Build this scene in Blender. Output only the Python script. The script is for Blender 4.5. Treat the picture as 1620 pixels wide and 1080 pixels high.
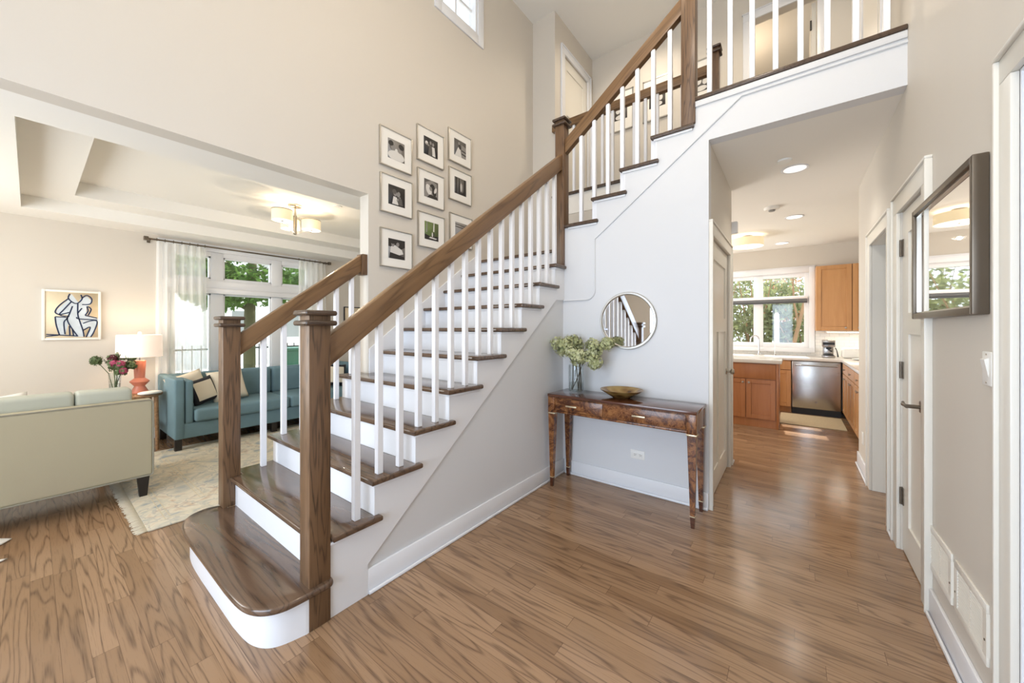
import bpy, bmesh, math, random
from mathutils import Vector, Matrix
for o in list(bpy.data.objects): bpy.data.objects.remove(o)
SC = bpy.context.scene
COL = SC.collection
PI = math.pi
# ------------------------------------------------------------------ camera, light, exposure
cd = bpy.data.cameras.new('camera'); cam = bpy.data.objects.new('camera', cd); COL.objects.link(cam)
cd.sensor_width = 36; cd.lens = 582.0/1620*36; cd.shift_y = -21.4/1620; cd.clip_start = .02; cd.clip_end = 200
cam.location = (0, 0, 1.34); cam.rotation_euler = (PI/2, 0, math.radians(37.337))
SC.camera = cam
SC.view_settings.view_transform = 'Standard'; SC.view_settings.look = 'None'
SC.view_settings.exposure = -0.08; SC.view_settings.gamma = 1.0; SC.view_settings.use_curve_mapping = False
W = bpy.data.worlds.new('sky'); SC.world = W; W.use_nodes = True
W.node_tree.nodes['Background'].inputs[0].default_value = (.80, .90, 1.0, 1)
W.node_tree.nodes['Background'].inputs[1].default_value = 3.0
def light(name, kind, loc, energy, color, size=None, size_y=None, rot=(0, 0, 0), spot=None, radius=None):
    l = bpy.data.lights.new(name, kind); l.energy = energy; l.color = color
    if kind == 'AREA':
        l.shape = 'RECTANGLE'; l.size = size; l.size_y = size_y
    if kind == 'SPOT': l.spot_size = spot; l.spot_blend = .8
    if radius is not None: l.shadow_soft_size = radius
    o = bpy.data.objects.new(name, l); COL.objects.link(o); o.location = loc; o.rotation_euler = rot
    return o
COOL = (.66, .80, 1.0); WARM = (1.0, .80, .58)
sun = light('sun', 'SUN', (0, 0, 12), 11.0, (1, .95, .88)); sun.data.angle = .01
sun.rotation_euler = (math.radians(-46), 0, math.radians(5))
# daylight through the entry glazing behind the camera; living room fill is added
light('entry_daylight', 'AREA', (-1.15, -1.62, 1.25), 92, COOL, 2.3, 2.0, (PI/2, 0, 0))
light('upper_daylight', 'AREA', (-1.15, -1.62, 4.0), 24, (1, .97, .92), 2.0, 1.9, (PI/2, 0, 0))
light('living_fill', 'AREA', (-4.6, -1.62, 1.4), 64, (1, .97, .92), 2.0, 1.7, (PI/2, 0, 0))  # added area lamp out of view, brightens the living room
for x, y in ((-1.4, .4), (-.3, .4), (-1.4, 2.0), (-.3, 2.0)):
    light('foyer_fill_spot', 'SPOT', (x, y, 5.5), 28, WARM, rot=(0, 0, 0), spot=2.6, radius=.08)  # added warm fill spots under the foyer ceiling, no fixtures
for x, y in ((-1.6, 4.7), (-.1, 4.3)): light('upper_hall_fill', 'SPOT', (x, y, 5.52), 62, (1, .86, .68), spot=2.7, radius=.08)  # unseen spots added to light the upstairs hall evenly, no fixtures
light('foyer_fill', 'POINT', (-.35, 1.7, 4.2), 36, (1, .90, .77), radius=.1)  # added fill for the upper walls and ceiling, no pendant hangs here
light('bedroom_lamp', 'POINT', (-.6, 6.5, 5.0), 26, (1, .84, .64), radius=.12)
light('kitchen_fill', 'AREA', (-2.9, 6.0, 1.5), 85, (1, .98, .95), 2.4, 1.8, (PI/2, 0, -PI/2))  # added area lamp to brighten the kitchen, the wall behind has no window

# ------------------------------------------------------------------ materials
def lin(c):
    return tuple(((v/12.92) if v <= .04045 else ((v+.055)/1.055)**2.4) for v in (c[0]/255, c[1]/255, c[2]/255)) + (1,)
def newmat(name):
    m = bpy.data.materials.new(name); m.use_nodes = True
    nt = m.node_tree; b = nt.nodes['Principled BSDF']
    return m, nt, b
def N(nt, t, **k):
    n = nt.nodes.new(t)
    for a, v in k.items(): setattr(n, a, v)
    return n
def flat(name, rgb, rough=.5, metal=0, bump=0, bscale=200, vary=0, spec=None, vscale=6):
    m, nt, b = newmat(name)
    b.inputs['Roughness'].default_value = rough; b.inputs['Metallic'].default_value = metal
    b.inputs['Base Color'].default_value = lin(rgb)
    if spec is not None: b.inputs['Specular IOR Level'].default_value = spec
    if bump or vary:
        tc = N(nt, 'ShaderNodeTexCoord')
    if vary:
        nz = N(nt, 'ShaderNodeTexNoise'); nz.inputs['Scale'].default_value = vscale; nz.inputs['Detail'].default_value = 4
        nt.links.new(tc.outputs['Object'], nz.inputs['Vector'])
        mx = N(nt, 'ShaderNodeMix', data_type='RGBA')
        mx.inputs[6].default_value = lin(tuple(max(0, c*(1-vary)) for c in rgb)); mx.inputs[7].default_value = lin(tuple(min(255, c*(1+vary)) for c in rgb))
        nt.links.new(nz.outputs['Fac'], mx.inputs[0]); nt.links.new(mx.outputs[2], b.inputs['Base Color'])
    if bump:
        nb = N(nt, 'ShaderNodeTexNoise'); nb.inputs['Scale'].default_value = bscale; nb.inputs['Detail'].default_value = 2
        nt.links.new(tc.outputs['Object'], nb.inputs['Vector'])
        bp = N(nt, 'ShaderNodeBump'); bp.inputs['Strength'].default_value = bump; bp.inputs['Distance'].default_value = .002
        nt.links.new(nb.outputs['Fac'], bp.inputs['Height']); nt.links.new(bp.outputs['Normal'], b.inputs['Normal'])
    return m
def emit(name, rgb, strength, base=(255, 255, 255)):
    m, nt, b = newmat(name)
    b.inputs['Base Color'].default_value = lin(base); b.inputs['Emission Color'].default_value = lin(rgb); b.inputs['Emission Strength'].default_value = strength
    return m
def mathn(nt, op, a, b=None, c=None):
    n = N(nt, 'ShaderNodeMath', operation=op)
    for i, v in enumerate((a, b, c)):
        if v is None: continue
        if isinstance(v, (int, float)): n.inputs[i].default_value = v
        else: nt.links.new(v, n.inputs[i])
    return n.outputs[0]
def ramp(nt, fac, stops):
    r = N(nt, 'ShaderNodeValToRGB'); e = r.color_ramp.elements
    while len(e) < len(stops): e.new(.5)
    for el, (p, c) in zip(e, stops): el.position = p; el.color = lin(c)
    nt.links.new(fac, r.inputs[0]); return r.outputs[0]
def grain(nt, vec, along, stretch=9., scale=1.0, rings=9.):
    """contour lines of a stretched noise: oak cathedral figure. returns (rings 0..1, fine pores 0..1)"""
    mp = N(nt, 'ShaderNodeMapping'); s = [scale*stretch]*3; s['xyz'.index(along)] = scale
    mp.inputs['Scale'].default_value = s; nt.links.new(vec, mp.inputs['Vector'])
    nz = N(nt, 'ShaderNodeTexNoise'); nz.inputs['Scale'].default_value = 1.0; nz.inputs['Detail'].default_value = 1.5; nz.inputs['Roughness'].default_value = .45
    nt.links.new(mp.outputs[0], nz.inputs['Vector'])
    w = mathn(nt, 'SINE', mathn(nt, 'MULTIPLY', nz.outputs['Fac'], rings*6.283))
    w = mathn(nt, 'MULTIPLY_ADD', w, .5, .5)
    mp2 = N(nt, 'ShaderNodeMapping'); s2 = [260.]*3; s2['xyz'.index(along)] = 9.
    mp2.inputs['Scale'].default_value = s2; nt.links.new(vec, mp2.inputs['Vector'])
    n2 = N(nt, 'ShaderNodeTexNoise'); n2.inputs['Scale'].default_value = 1.0; n2.inputs['Detail'].default_value = 2
    nt.links.new(mp2.outputs[0], n2.inputs['Vector'])
    return w, n2.outputs['Fac']
def oak_mix(nt, w, p, tone, dark, mid, light_, amt):
    base = ramp(nt, tone, [(.15, mid), (.85, light_)])
    q = mathn(nt, 'POWER', mathn(nt, 'SUBTRACT', 1.0, w), 5.0)
    q = mathn(nt, 'MULTIPLY', q, mathn(nt, 'MULTIPLY_ADD', p, 1.9, -.25)); n = N(nt, 'ShaderNodeClamp'); nt.links.new(mathn(nt, 'MULTIPLY', q, amt), n.inputs[0])
    fine = mathn(nt, 'MULTIPLY', mathn(nt, 'GREATER_THAN', p, .60), .16)
    mx = N(nt, 'ShaderNodeMix', data_type='RGBA'); nt.links.new(mathn(nt, 'MAXIMUM', n.outputs[0], fine), mx.inputs[0]); nt.links.new(base, mx.inputs[6]); mx.inputs[7].default_value = lin(dark)
    return mx.outputs[2], n.outputs[0]
def wood(name, dark, mid, light_, along='z', stretch=9, scale=1.6, rings=7, rough=.33, coat=0.0, amt=.9, tilt=None):
    m, nt, b = newmat(name)
    tc = N(nt, 'ShaderNodeTexCoord')
    vec = tc.outputs['Object']
    if tilt:
        rt = N(nt, 'ShaderNodeMapping'); rt.inputs['Rotation'].default_value = tilt; nt.links.new(vec, rt.inputs['Vector']); vec = rt.outputs[0]
    w, p = grain(nt, vec, along, stretch, scale, rings)
    mp = N(nt, 'ShaderNodeMapping'); sc = [22.]*3; sc['xyz'.index(along)] = 1.5; mp.inputs['Scale'].default_value = sc; nt.links.new(vec, mp.inputs[0])
    tn = N(nt, 'ShaderNodeTexNoise'); tn.inputs['Scale'].default_value = 1; nt.links.new(mp.outputs[0], tn.inputs['Vector'])
    col, d = oak_mix(nt, w, p, tn.outputs['Fac'], dark, mid, light_, amt)
    nt.links.new(col, b.inputs['Base Color'])
    b.inputs['Roughness'].default_value = rough
    b.inputs['Coat Weight'].default_value = coat; b.inputs['Coat Roughness'].default_value = .10
    bp = N(nt, 'ShaderNodeBump'); bp.inputs['Strength'].default_value = .15; bp.inputs['Distance'].default_value = .001; bp.invert = True
    nt.links.new(d, bp.inputs['Height']); nt.links.new(bp.outputs[0], b.inputs['Normal'])
    return m
def floor_mat():
    m, nt, b = newmat('oak_strip_floor')
    g = N(nt, 'ShaderNodeTexCoord'); sx = N(nt, 'ShaderNodeSeparateXYZ'); nt.links.new(g.outputs['Object'], sx.inputs[0])
    x, y = sx.outputs[0], sx.outputs[1]
    wd = .0765; ln = 1.05
    ry = mathn(nt, 'DIVIDE', y, wd); row = mathn(nt, 'FLOOR', ry)
    wn = N(nt, 'ShaderNodeTexWhiteNoise', noise_dimensions='1D'); nt.links.new(row, wn.inputs['W'])
    xs = mathn(nt, 'DIVIDE', mathn(nt, 'ADD', x, mathn(nt, 'MULTIPLY', wn.outputs['Value'], 7.3)), ln); ix = mathn(nt, 'FLOOR', xs)
    cv = N(nt, 'ShaderNodeCombineXYZ'); nt.links.new(row, cv.inputs[0]); nt.links.new(ix, cv.inputs[1])
    wn2 = N(nt, 'ShaderNodeTexWhiteNoise', noise_dimensions='2D'); nt.links.new(cv.outputs[0], wn2.inputs['Vector'])
    rnd = wn2.outputs['Value']
    off = N(nt, 'ShaderNodeCombineXYZ'); nt.links.new(x, off.inputs[0])
    nt.links.new(y, off.inputs[1]); nt.links.new(mathn(nt, 'MULTIPLY', rnd, 40.), off.inputs[2])
    w, p = grain(nt, off.outputs[0], 'x', 12.0, 1.1, 7.5)
    tn = N(nt, 'ShaderNodeTexNoise'); tn.inputs['Scale'].default_value = 1.3; nt.links.new(g.outputs['Object'], tn.inputs['Vector'])
    tone = mathn(nt, 'ADD', mathn(nt, 'MULTIPLY', rnd, .75), mathn(nt, 'MULTIPLY', tn.outputs['Fac'], .25))
    colr, dk = oak_mix(nt, w, p, tone, (78, 57, 41), (139, 109, 81), (165, 133, 103), .75)
    fy = mathn(nt, 'FRACT', ry); fx = mathn(nt, 'FRACT', xs)
    s1 = mathn(nt, 'LESS_THAN', fy, .018); s2 = mathn(nt, 'LESS_THAN', fx, .0018)
    seam = mathn(nt, 'MAXIMUM', s1, s2)
    mx = N(nt, 'ShaderNodeMix', data_type='RGBA'); mx.inputs[7].default_value = lin((70, 46, 30))
    nt.links.new(mathn(nt, 'MULTIPLY', seam, .7), mx.inputs[0]); nt.links.new(colr, mx.inputs[6]); nt.links.new(mx.outputs[2], b.inputs['Base Color'])
    b.inputs['Roughness'].default_value = .17
    bp = N(nt, 'ShaderNodeBump'); bp.inputs['Strength'].default_value = .10; bp.inputs['Distance'].default_value = .001
    nt.links.new(mathn(nt, 'SUBTRACT', mathn(nt, 'MULTIPLY', dk, -.5), seam), bp.inputs['Height']); nt.links.new(bp.outputs[0], b.inputs['Normal'])
    return m
def burl_mat():
    m, nt, b = newmat('burl_veneer')
    tc = N(nt, 'ShaderNodeTexCoord')
    nz = N(nt, 'ShaderNodeTexNoise'); nz.inputs['Scale'].default_value = 9; nz.inputs['Detail'].default_value = 6; nz.inputs['Distortion'].default_value = 2.2
    nt.links.new(tc.outputs['Object'], nz.inputs['Vector'])
    vo = N(nt, 'ShaderNodeTexVoronoi'); vo.inputs['Scale'].default_value = 13; nt.links.new(nz.outputs['Color'], vo.inputs['Vector'])
    f = mathn(nt, 'ADD', mathn(nt, 'MULTIPLY', nz.outputs['Fac'], .75), mathn(nt, 'MULTIPLY', vo.outputs['Distance'], .25))
    nt.links.new(ramp(nt, f, [(.28, (40, 20, 12)), (.43, (84, 46, 24)), (.55, (132, 84, 46)), (.75, (160, 112, 64))]), b.inputs['Base Color'])
    b.inputs['Roughness'].default_value = .22
    return m
def glass_mat(name, tint=(1, 1, 1), refl=.09, fr=.6):
    m = bpy.data.materials.new(name); m.use_nodes = True; nt = m.node_tree; nt.nodes.clear()
    o = N(nt, 'ShaderNodeOutputMaterial'); t = N(nt, 'ShaderNodeBsdfTransparent'); t.inputs[0].default_value = (*tint, 1)
    g = N(nt, 'ShaderNodeBsdfGlossy'); g.inputs['Roughness'].default_value = .02
    lw = N(nt, 'ShaderNodeLayerWeight'); lw.inputs[0].default_value = .25
    mx = N(nt, 'ShaderNodeMixShader'); nt.links.new(mathn(nt, 'MULTIPLY_ADD', lw.outputs['Fresnel'], fr, refl*.3), mx.inputs[0])
    nt.links.new(t.outputs[0], mx.inputs[1]); nt.links.new(g.outputs[0], mx.inputs[2]); nt.links.new(mx.outputs[0], o.inputs[0])
    return m
def sheer_mat():
    m = bpy.data.materials.new('sheer_linen'); m.use_nodes = True; nt = m.node_tree; nt.nodes.clear()
    o = N(nt, 'ShaderNodeOutputMaterial'); t = N(nt, 'ShaderNodeBsdfTransparent'); d = N(nt, 'ShaderNodeBsdfDiffuse'); tl = N(nt, 'ShaderNodeBsdfTranslucent')
    d.inputs[0].default_value = lin((252, 251, 247)); tl.inputs[0].default_value = lin((252, 251, 247))
    a = N(nt, 'ShaderNodeMixShader'); a.inputs[0].default_value = .5; nt.links.new(d.outputs[0], a.inputs[1]); nt.links.new(tl.outputs[0], a.inputs[2])
    mx = N(nt, 'ShaderNodeMixShader'); mx.inputs[0].default_value = .66; nt.links.new(t.outputs[0], mx.inputs[1]); nt.links.new(a.outputs[0], mx.inputs[2]); nt.links.new(mx.outputs[0], o.inputs[0])
    return m
def rug_mat():
    m, nt, b = newmat('faded_rug_pile')
    tc = N(nt, 'ShaderNodeTexCoord')
    nz = N(nt, 'ShaderNodeTexNoise'); nz.inputs['Scale'].default_value = 5; nz.inputs['Detail'].default_value = 7; nz.inputs['Distortion'].default_value = 1.8
    nt.links.new(tc.outputs['Object'], nz.inputs['Vector'])
    vo = N(nt, 'ShaderNodeTexVoronoi', feature='DISTANCE_TO_EDGE'); vo.inputs['Scale'].default_value = 7
    nz2 = N(nt, 'ShaderNodeTexNoise'); nz2.inputs['Scale'].default_value = 9; nt.links.new(tc.outputs['Object'], nz2.inputs['Vector'])
    ad = N(nt, 'ShaderNodeVectorMath', operation='MULTIPLY_ADD'); ad.inputs[1].default_value = (.25, .25, .25); nt.links.new(nz2.outputs['Color'], ad.inputs[0]); nt.links.new(tc.outputs['Object'], ad.inputs[2])
    nt.links.new(ad.outputs[0], vo.inputs['Vector'])
    ln = mathn(nt, 'LESS_THAN', vo.outputs['Distance'], .045)
    base = ramp(nt, nz.outputs['Fac'], [(.30, (150, 158, 162)), (.42, (196, 190, 172)), (.58, (216, 206, 184)), (.75, (190, 166, 140))])
    mk = mathn(nt, 'MULTIPLY', ln, mathn(nt, 'MULTIPLY', mathn(nt, 'GREATER_THAN', nz.outputs['Fac'], .5), .35))
    mx = N(nt, 'ShaderNodeMix', data_type='RGBA'); mx.inputs[7].default_value = lin((126, 136, 144))
    nt.links.new(mk, mx.inputs[0]); nt.links.new(base, mx.inputs[6]); nt.links.new(mx.outputs[2], b.inputs['Base Color'])
    b.inputs['Roughness'].default_value = .95
    nb = N(nt, 'ShaderNodeTexNoise'); nb.inputs['Scale'].default_value = 300; nt.links.new(tc.outputs['Object'], nb.inputs['Vector'])
    bp = N(nt, 'ShaderNodeBump'); bp.inputs['Strength'].default_value = .4; bp.inputs['Distance'].default_value = .003; nt.links.new(nb.outputs['Fac'], bp.inputs['Height']); nt.links.new(bp.outputs[0], b.inputs['Normal'])
    return m
def tile_mat():
    m, nt, b = newmat('backsplash_tile'); tc = N(nt, 'ShaderNodeTexCoord')
    mp = N(nt, 'ShaderNodeMapping'); mp.inputs['Rotation'].default_value = (PI/2, 0, 0); nt.links.new(tc.outputs['Object'], mp.inputs[0])
    br = N(nt, 'ShaderNodeTexBrick'); br.inputs['Scale'].default_value = 1; br.inputs['Brick Width'].default_value = .12; br.inputs['Row Height'].default_value = .05; br.inputs['Mortar Size'].default_value = .002
    br.inputs['Color1'].default_value = lin((214, 214, 212)); br.inputs['Color2'].default_value = lin((222, 220, 214)); br.inputs['Mortar'].default_value = lin((190, 190, 188))
    nt.links.new(mp.outputs[0], br.inputs['Vector']); nt.links.new(br.outputs['Color'], b.inputs['Base Color']); b.inputs['Roughness'].default_value = .25
    return m
M = dict(
    wall=flat('wall_paint', (212, 205, 194), .55, bump=.05, bscale=350), swall=flat('stair_panel_paint', (216, 217, 219), .5, bump=.05, bscale=350),
    ceil=flat('ceiling_paint', (240, 237, 230), .8),
    trim=flat('trim_enamel', (230, 231, 234), .32),
    baluster=flat('baluster_enamel', (234, 235, 239), .3),
    door=flat('door_enamel', (230, 226, 216), .3),
    floor=floor_mat(),
    newel=wood('newel_oak', (56, 40, 28), (100, 74, 52), (120, 92, 66), 'z', 16, 1.6, 8, .36),
    rail_y=wood('rail_oak', (84, 60, 38), (118, 88, 58), (132, 101, 68), 'y', 16, 1.0, 6, .34),
    rail_x=wood('rail_oak_cross', (84, 60, 38), (118, 88, 58), (132, 101, 68), 'x', 16, 1.0, 6, .34),
    rail_up_y=wood('rail_oak_sloped', (84, 60, 38), (116, 86, 57), (132, 101, 68), 'y', 16, .8, 6, .34, 0, .8, (-.653, 0, 0)), rail_up_x=wood('rail_oak_sloped_cross', (84, 60, 38), (116, 86, 57), (132, 101, 68), 'x', 16, .8, 6, .34, 0, .8, (0, .653, 0)),
    tread=wood('tread_oak', (60, 45, 35), (88, 68, 53), (110, 87, 69), 'x', 9, 1.0, 8, .16, .35),
    nose=wood('tread_oak_cross', (54, 41, 32), (74, 58, 46), (88, 70, 56), 'y', 10, 1.2, 7, .26),
    burl=burl_mat(),
    darkwood=wood('dark_mahogany', (48, 24, 16), (74, 40, 26), (96, 56, 36), 'x', 9, 2, 6, .14, .5),
    maple=wood('maple_cabinet', (176, 124, 74), (190, 138, 86), (202, 152, 100), 'z', 8, 1.0, 3, .35, 0, .35),
    maple_dark=wood('maple_cabinet_island', (152, 94, 54), (170, 110, 66), (182, 122, 76), 'z', 8, 1.0, 3, .35, 0, .35),
    tablewood=wood('side_table_wood', (110, 78, 50), (142, 106, 72), (164, 128, 92), 'x', 8, 2, 5, .45),
    steel=flat('brushed_steel', (176, 172, 168), .24, 1.0),
    nickel=flat('satin_nickel', (176, 168, 156), .3, 1.0),
    chrome=flat('chrome', (205, 205, 208), .12, 1.0),
    silver=flat('silver_leaf_frame', (196, 192, 184), .28, 1.0),
    pewter=flat('pewter_frame', (112, 102, 90), .35, .75),
    brass=flat('pale_brass', (214, 200, 168), .3, .8),
    black=flat('black_plastic', (22, 22, 24), .4),
    blackwood=flat('ebonised_leg', (30, 24, 22), .35),
    mirror=flat('mirror_silver', (240, 240, 240), .02, 1.0),
    mat=flat('white_mat_board', (236, 233, 226), .8),
    paper=flat('photo_paper', (214, 211, 206), .5), grey1=flat('photo_grey', (138, 134, 130), .5), grey2=flat('photo_dark', (44, 40, 38), .5),
    grey3=flat('photo_mid', (88, 84, 80), .5), green=flat('photo_green', (96, 112, 60), .5),
    white=flat('white_plastic', (238, 237, 232), .35),
    ivory=flat('ivory_upholstery', (182, 174, 148), .85, bump=.25, bscale=420),
    paleu=flat('pale_cushion', (188, 190, 176), .85, bump=.25, bscale=420),
    blue=flat('blue_velvet', (104, 132, 142), .8, bump=.2, bscale=420, vary=.08),
    cream=flat('cream_linen', (226, 216, 196), .9, bump=.3, bscale=300),
    tape=flat('black_border_tape', (30, 30, 38), .8),
    piping=flat('grey_piping', (150, 146, 130), .8),
    rug=rug_mat(), fringe=flat('rug_fringe', (214, 204, 182), .95),
    kmat=flat('woven_mat', (206, 192, 160), .95, bump=.5, bscale=120, vary=.1, vscale=60),
    sheer=sheer_mat(), glass=glass_mat('clear_glass'), vaseglass=glass_mat('vase_glass', (.96, .98, .98), .12, .4),
    water=glass_mat('water', (.93, .95, .94), .05, .2),
    tile=tile_mat(), stone=flat('pale_quartz', (228, 222, 214), .18, vary=.03),
    coral=flat('coral_glaze', (206, 126, 102), .3),
    shade=emit('lamp_linen_shade', (255, 222, 200), .5, (250, 240, 228)),
    drum=emit('drum_fabric_lit', (255, 232, 188), .5, (226, 212, 180)),
    lens=emit('frosted_lens_lit', (255, 250, 238), 1.1),
    led=emit('led_strip', (255, 244, 220), 5.0),
    hyd=flat('dried_hydrangea_petal', (164, 168, 122), .8, vary=.26, vscale=30), hyd2=flat('dried_hydrangea_pale', (188, 190, 150), .8, vary=.2, vscale=30),
    stem=flat('flower_stem', (58, 52, 34), .7), leafd=flat('bouquet_leaf', (84, 100, 62), .6, vary=.3, vscale=40),
    pink=flat('pink_petal', (190, 84, 118), .6, vary=.15, vscale=50), maroon=flat('maroon_petal', (92, 30, 44), .6),
    shade_fabric=flat('grey_roller_shade', (104, 106, 108), .8),
    bark=flat('tree_bark', (86, 82, 58), .9, bump=.8, bscale=30, vary=.2), bark2=flat('tan_branch', (140, 112, 86), .9, vary=.15),
    leaf=flat('maple_leaves', (84, 112, 56), .6, vary=.5, vscale=3), leaf2=flat('shrub_leaves', (122, 128, 92), .6, vary=.45, vscale=5), leaf3=flat('reddish_twig_leaves', (184, 146, 110), .7, vary=.3, vscale=5),
    grass=flat('lawn', (120, 140, 84), .95, vary=.2), paving=flat('pale_paving', (226, 222, 216), .9), fence=flat('dark_fence', (40, 44, 46), .6), teal=flat('teal_bin', (60, 104, 92), .5),
    siding=flat('white_siding', (232, 232, 230), .7), roof=flat('grey_roof', (190, 188, 186), .8), winblue=flat('far_window', (150, 154, 154), .2),
    canvas=flat('canvas_warm', (222, 206, 176), .8, vary=.12, vscale=4), figure=flat('canvas_pale_blue', (196, 206, 214), .8, vary=.12, vscale=12), ink=flat('canvas_navy', (28, 44, 76), .7),
)
for k_ in ('leaf', 'leaf2', 'leaf3'):
    nt = M[k_].node_tree; b = nt.nodes['Principled BSDF']; tr_ = N(nt, 'ShaderNodeBsdfTranslucent'); mx_ = N(nt, 'ShaderNodeMixShader'); mx_.inputs[0].default_value = .5
    src = b.inputs['Base Color'].links[0].from_socket; nt.links.new(src, tr_.inputs[0])
    nt.links.new(b.outputs[0], mx_.inputs[1]); nt.links.new(tr_.outputs[0], mx_.inputs[2]); nt.links.new(mx_.outputs[0], nt.nodes['Material Output'].inputs[0])
# ------------------------------------------------------------------ mesh building
ORG = {}
class MB:
    def __init__(s): s.bm = bmesh.new(); s.mi = 0
    def _faces(s, fs, smooth=True):
        for f in fs: f.material_index = s.mi
    def box(s, x0, x1, y0, y1, z0, z1, bev=0, seg=2, mx=None):
        c = Vector(((x0+x1)/2, (y0+y1)/2, (z0+z1)/2)); sc = Matrix.Diagonal((abs(x1-x0), abs(y1-y0), abs(z1-z0), 1))
        m = Matrix.Translation(c) @ sc
        if mx is not None: m = mx @ m
        r = bmesh.ops.create_cube(s.bm, size=1, matrix=m)
        vs = r['verts']; fs = {f for v in vs for f in v.link_faces}; s._faces(fs)
        if bev:
            es = list({e for v in vs for e in v.link_edges})
            q = bmesh.ops.bevel(s.bm, geom=es, offset=bev, segments=seg, affect='EDGES', profile=.5)
            s._faces(q['faces'])
        return s
    def prism(s, poly, axis, a, b, bev=0, seg=2):
        def P(u, v, w): return {'x': (w, u, v), 'y': (u, w, v), 'z': (u, v, w)}[axis]
        A = [s.bm.verts.new(P(u, v, a)) for u, v in poly]; B = [s.bm.verts.new(P(u, v, b)) for u, v in poly]
        n = len(poly); fs = [s.bm.faces.new(A[::-1]), s.bm.faces.new(B)]
        for i in range(n): fs.append(s.bm.faces.new((A[i], A[(i+1) % n], B[(i+1) % n], B[i])))
        s._faces(fs); bmesh.ops.recalc_face_normals(s.bm, faces=fs)
        if bev:
            es = list(fs[0].edges)+list(fs[1].edges)
            q = bmesh.ops.bevel(s.bm, geom=es, offset=bev, segments=seg, affect='EDGES', profile=.5); s._faces(q['faces'])
        return s
    def tube(s, pts, r, seg=8, caps=True, closed=False):
        pts = [Vector(p) for p in pts]; n = len(pts); rings = []
        rs = r if isinstance(r, (list, tuple)) else [r]*n
        up = None
        for i, p in enumerate(pts):
            if closed: d = pts[(i+1) % n]-pts[i-1]
            else: d = pts[min(i+1, n-1)]-pts[max(i-1, 0)]
            d.normalize()
            if up is None:
                up = Vector((0, 0, 1)) if abs(d.z) < .9 else Vector((1, 0, 0))
            a = d.cross(up)
            if a.length < 1e-5: a = d.cross(Vector((0, 1, 0)))
            a.normalize(); b = a.cross(d); b.normalize(); up = b
            rings.append([s.bm.verts.new(p+(a*math.cos(2*PI*k/seg)+b*math.sin(2*PI*k/seg))*rs[i]) for k in range(seg)])
        fs = []
        for i in range(n if closed else n-1):
            q, t = rings[i], rings[(i+1) % n]
            for k in range(seg): fs.append(s.bm.faces.new((q[k], q[(k+1) % seg], t[(k+1) % seg], t[k])))
        if caps and not closed: fs += [s.bm.faces.new(rings[0][::-1]), s.bm.faces.new(rings[-1])]
        s._faces(fs); bmesh.ops.recalc_face_normals(s.bm, faces=fs); return s
    def cyl(s, p0, p1, r0, r1=None, seg=16): return s.tube([p0, p1], [r0, r0 if r1 is None else r1], seg)
    def lathe(s, prof, c=(0, 0, 0), seg=24, mx=None):
        rings = []; c = Vector(c)
        for r, z in prof:
            ring = []
            for k in range(seg if r > 1e-6 else 1):
                v = Vector((r*math.cos(2*PI*k/seg), r*math.sin(2*PI*k/seg), z))
                if mx is not None: v = mx @ v
                ring.append(s.bm.verts.new(c+v))
            rings.append(ring)
        fs = []
        for a, b in zip(rings, rings[1:]):
            for k in range(seg):
                k2 = (k+1) % seg
                q = [a[k % len(a)], a[k2 % len(a)], b[k2 % len(b)], b[k % len(b)]]
                u = []
                for v in q:
                    if v not in u: u.append(v)
                if len(u) > 2: fs.append(s.bm.faces.new(u))
        s._faces(fs); bmesh.ops.recalc_face_normals(s.bm, faces=fs); return s
    def sup(s, c, h, e=.25, e2=None, nu=28, nv=16, mx=None):
        """superellipsoid: soft box / cushion"""
        e2 = e if e2 is None else e2
        def sp(v, p): return math.copysign(abs(v)**p, v)
        rings = []
        for j in range(nv+1):
            t = -PI/2+PI*j/nv; ring = []
            for i in range(nu if 0 < j < nv else 1):
                u = 2*PI*(i+.5)/nu
                v = Vector((h[0]*sp(math.cos(t), e2)*sp(math.cos(u), e), h[1]*sp(math.cos(t), e2)*sp(math.sin(u), e), h[2]*sp(math.sin(t), e2)))
                if mx is not None: v = mx @ v
                ring.append(s.bm.verts.new(Vector(c)+v))
            rings.append(ring)
        fs = []
        for a, b in zip(rings, rings[1:]):
            for k in range(nu):
                k2 = (k+1) % nu; u = []
                for v in (a[k % len(a)], a[k2 % len(a)], b[k2 % len(b)], b[k % len(b)]):
                    if v not in u: u.append(v)
                if len(u) > 2: fs.append(s.bm.faces.new(u))
        s._faces(fs); bmesh.ops.recalc_face_normals(s.bm, faces=fs); return s
    def face(s, pts):
        f = s.bm.faces.new([s.bm.verts.new(p) for p in pts]); f.material_index = s.mi; return s
    def mat(s, i): s.mi = i; return s
    def build(s, name, mat, parent=None, loc=None, label=None, cat=None, group=None, kind=None, angle=38, solid=0):
        me = bpy.data.meshes.new(name)
        org = Vector(ORG[parent]) if parent is not None else Vector(loc or (0, 0, 0))
        bmesh.ops.translate(s.bm, verts=s.bm.verts[:], vec=-org)
        s.bm.to_mesh(me); s.bm.free()
        for mm in (mat if isinstance(mat, (list, tuple)) else [mat]): me.materials.append(mm)
        for p in me.polygons: p.use_smooth = True
        me.set_sharp_from_angle(angle=math.radians(angle))
        o = bpy.data.objects.new(name, me); COL.objects.link(o)
        if parent is not None: o.parent = parent; ORG[o] = tuple(org)
        else: o.location = org; ORG[o] = tuple(org)
        if solid:
            md = o.modifiers.new('thickness', 'SOLIDIFY'); md.thickness = solid; md.offset = 0
        if label: o['label'] = label
        if cat: o['category'] = cat
        if group: o['group'] = group
        if kind: o['kind'] = kind
        return o
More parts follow.
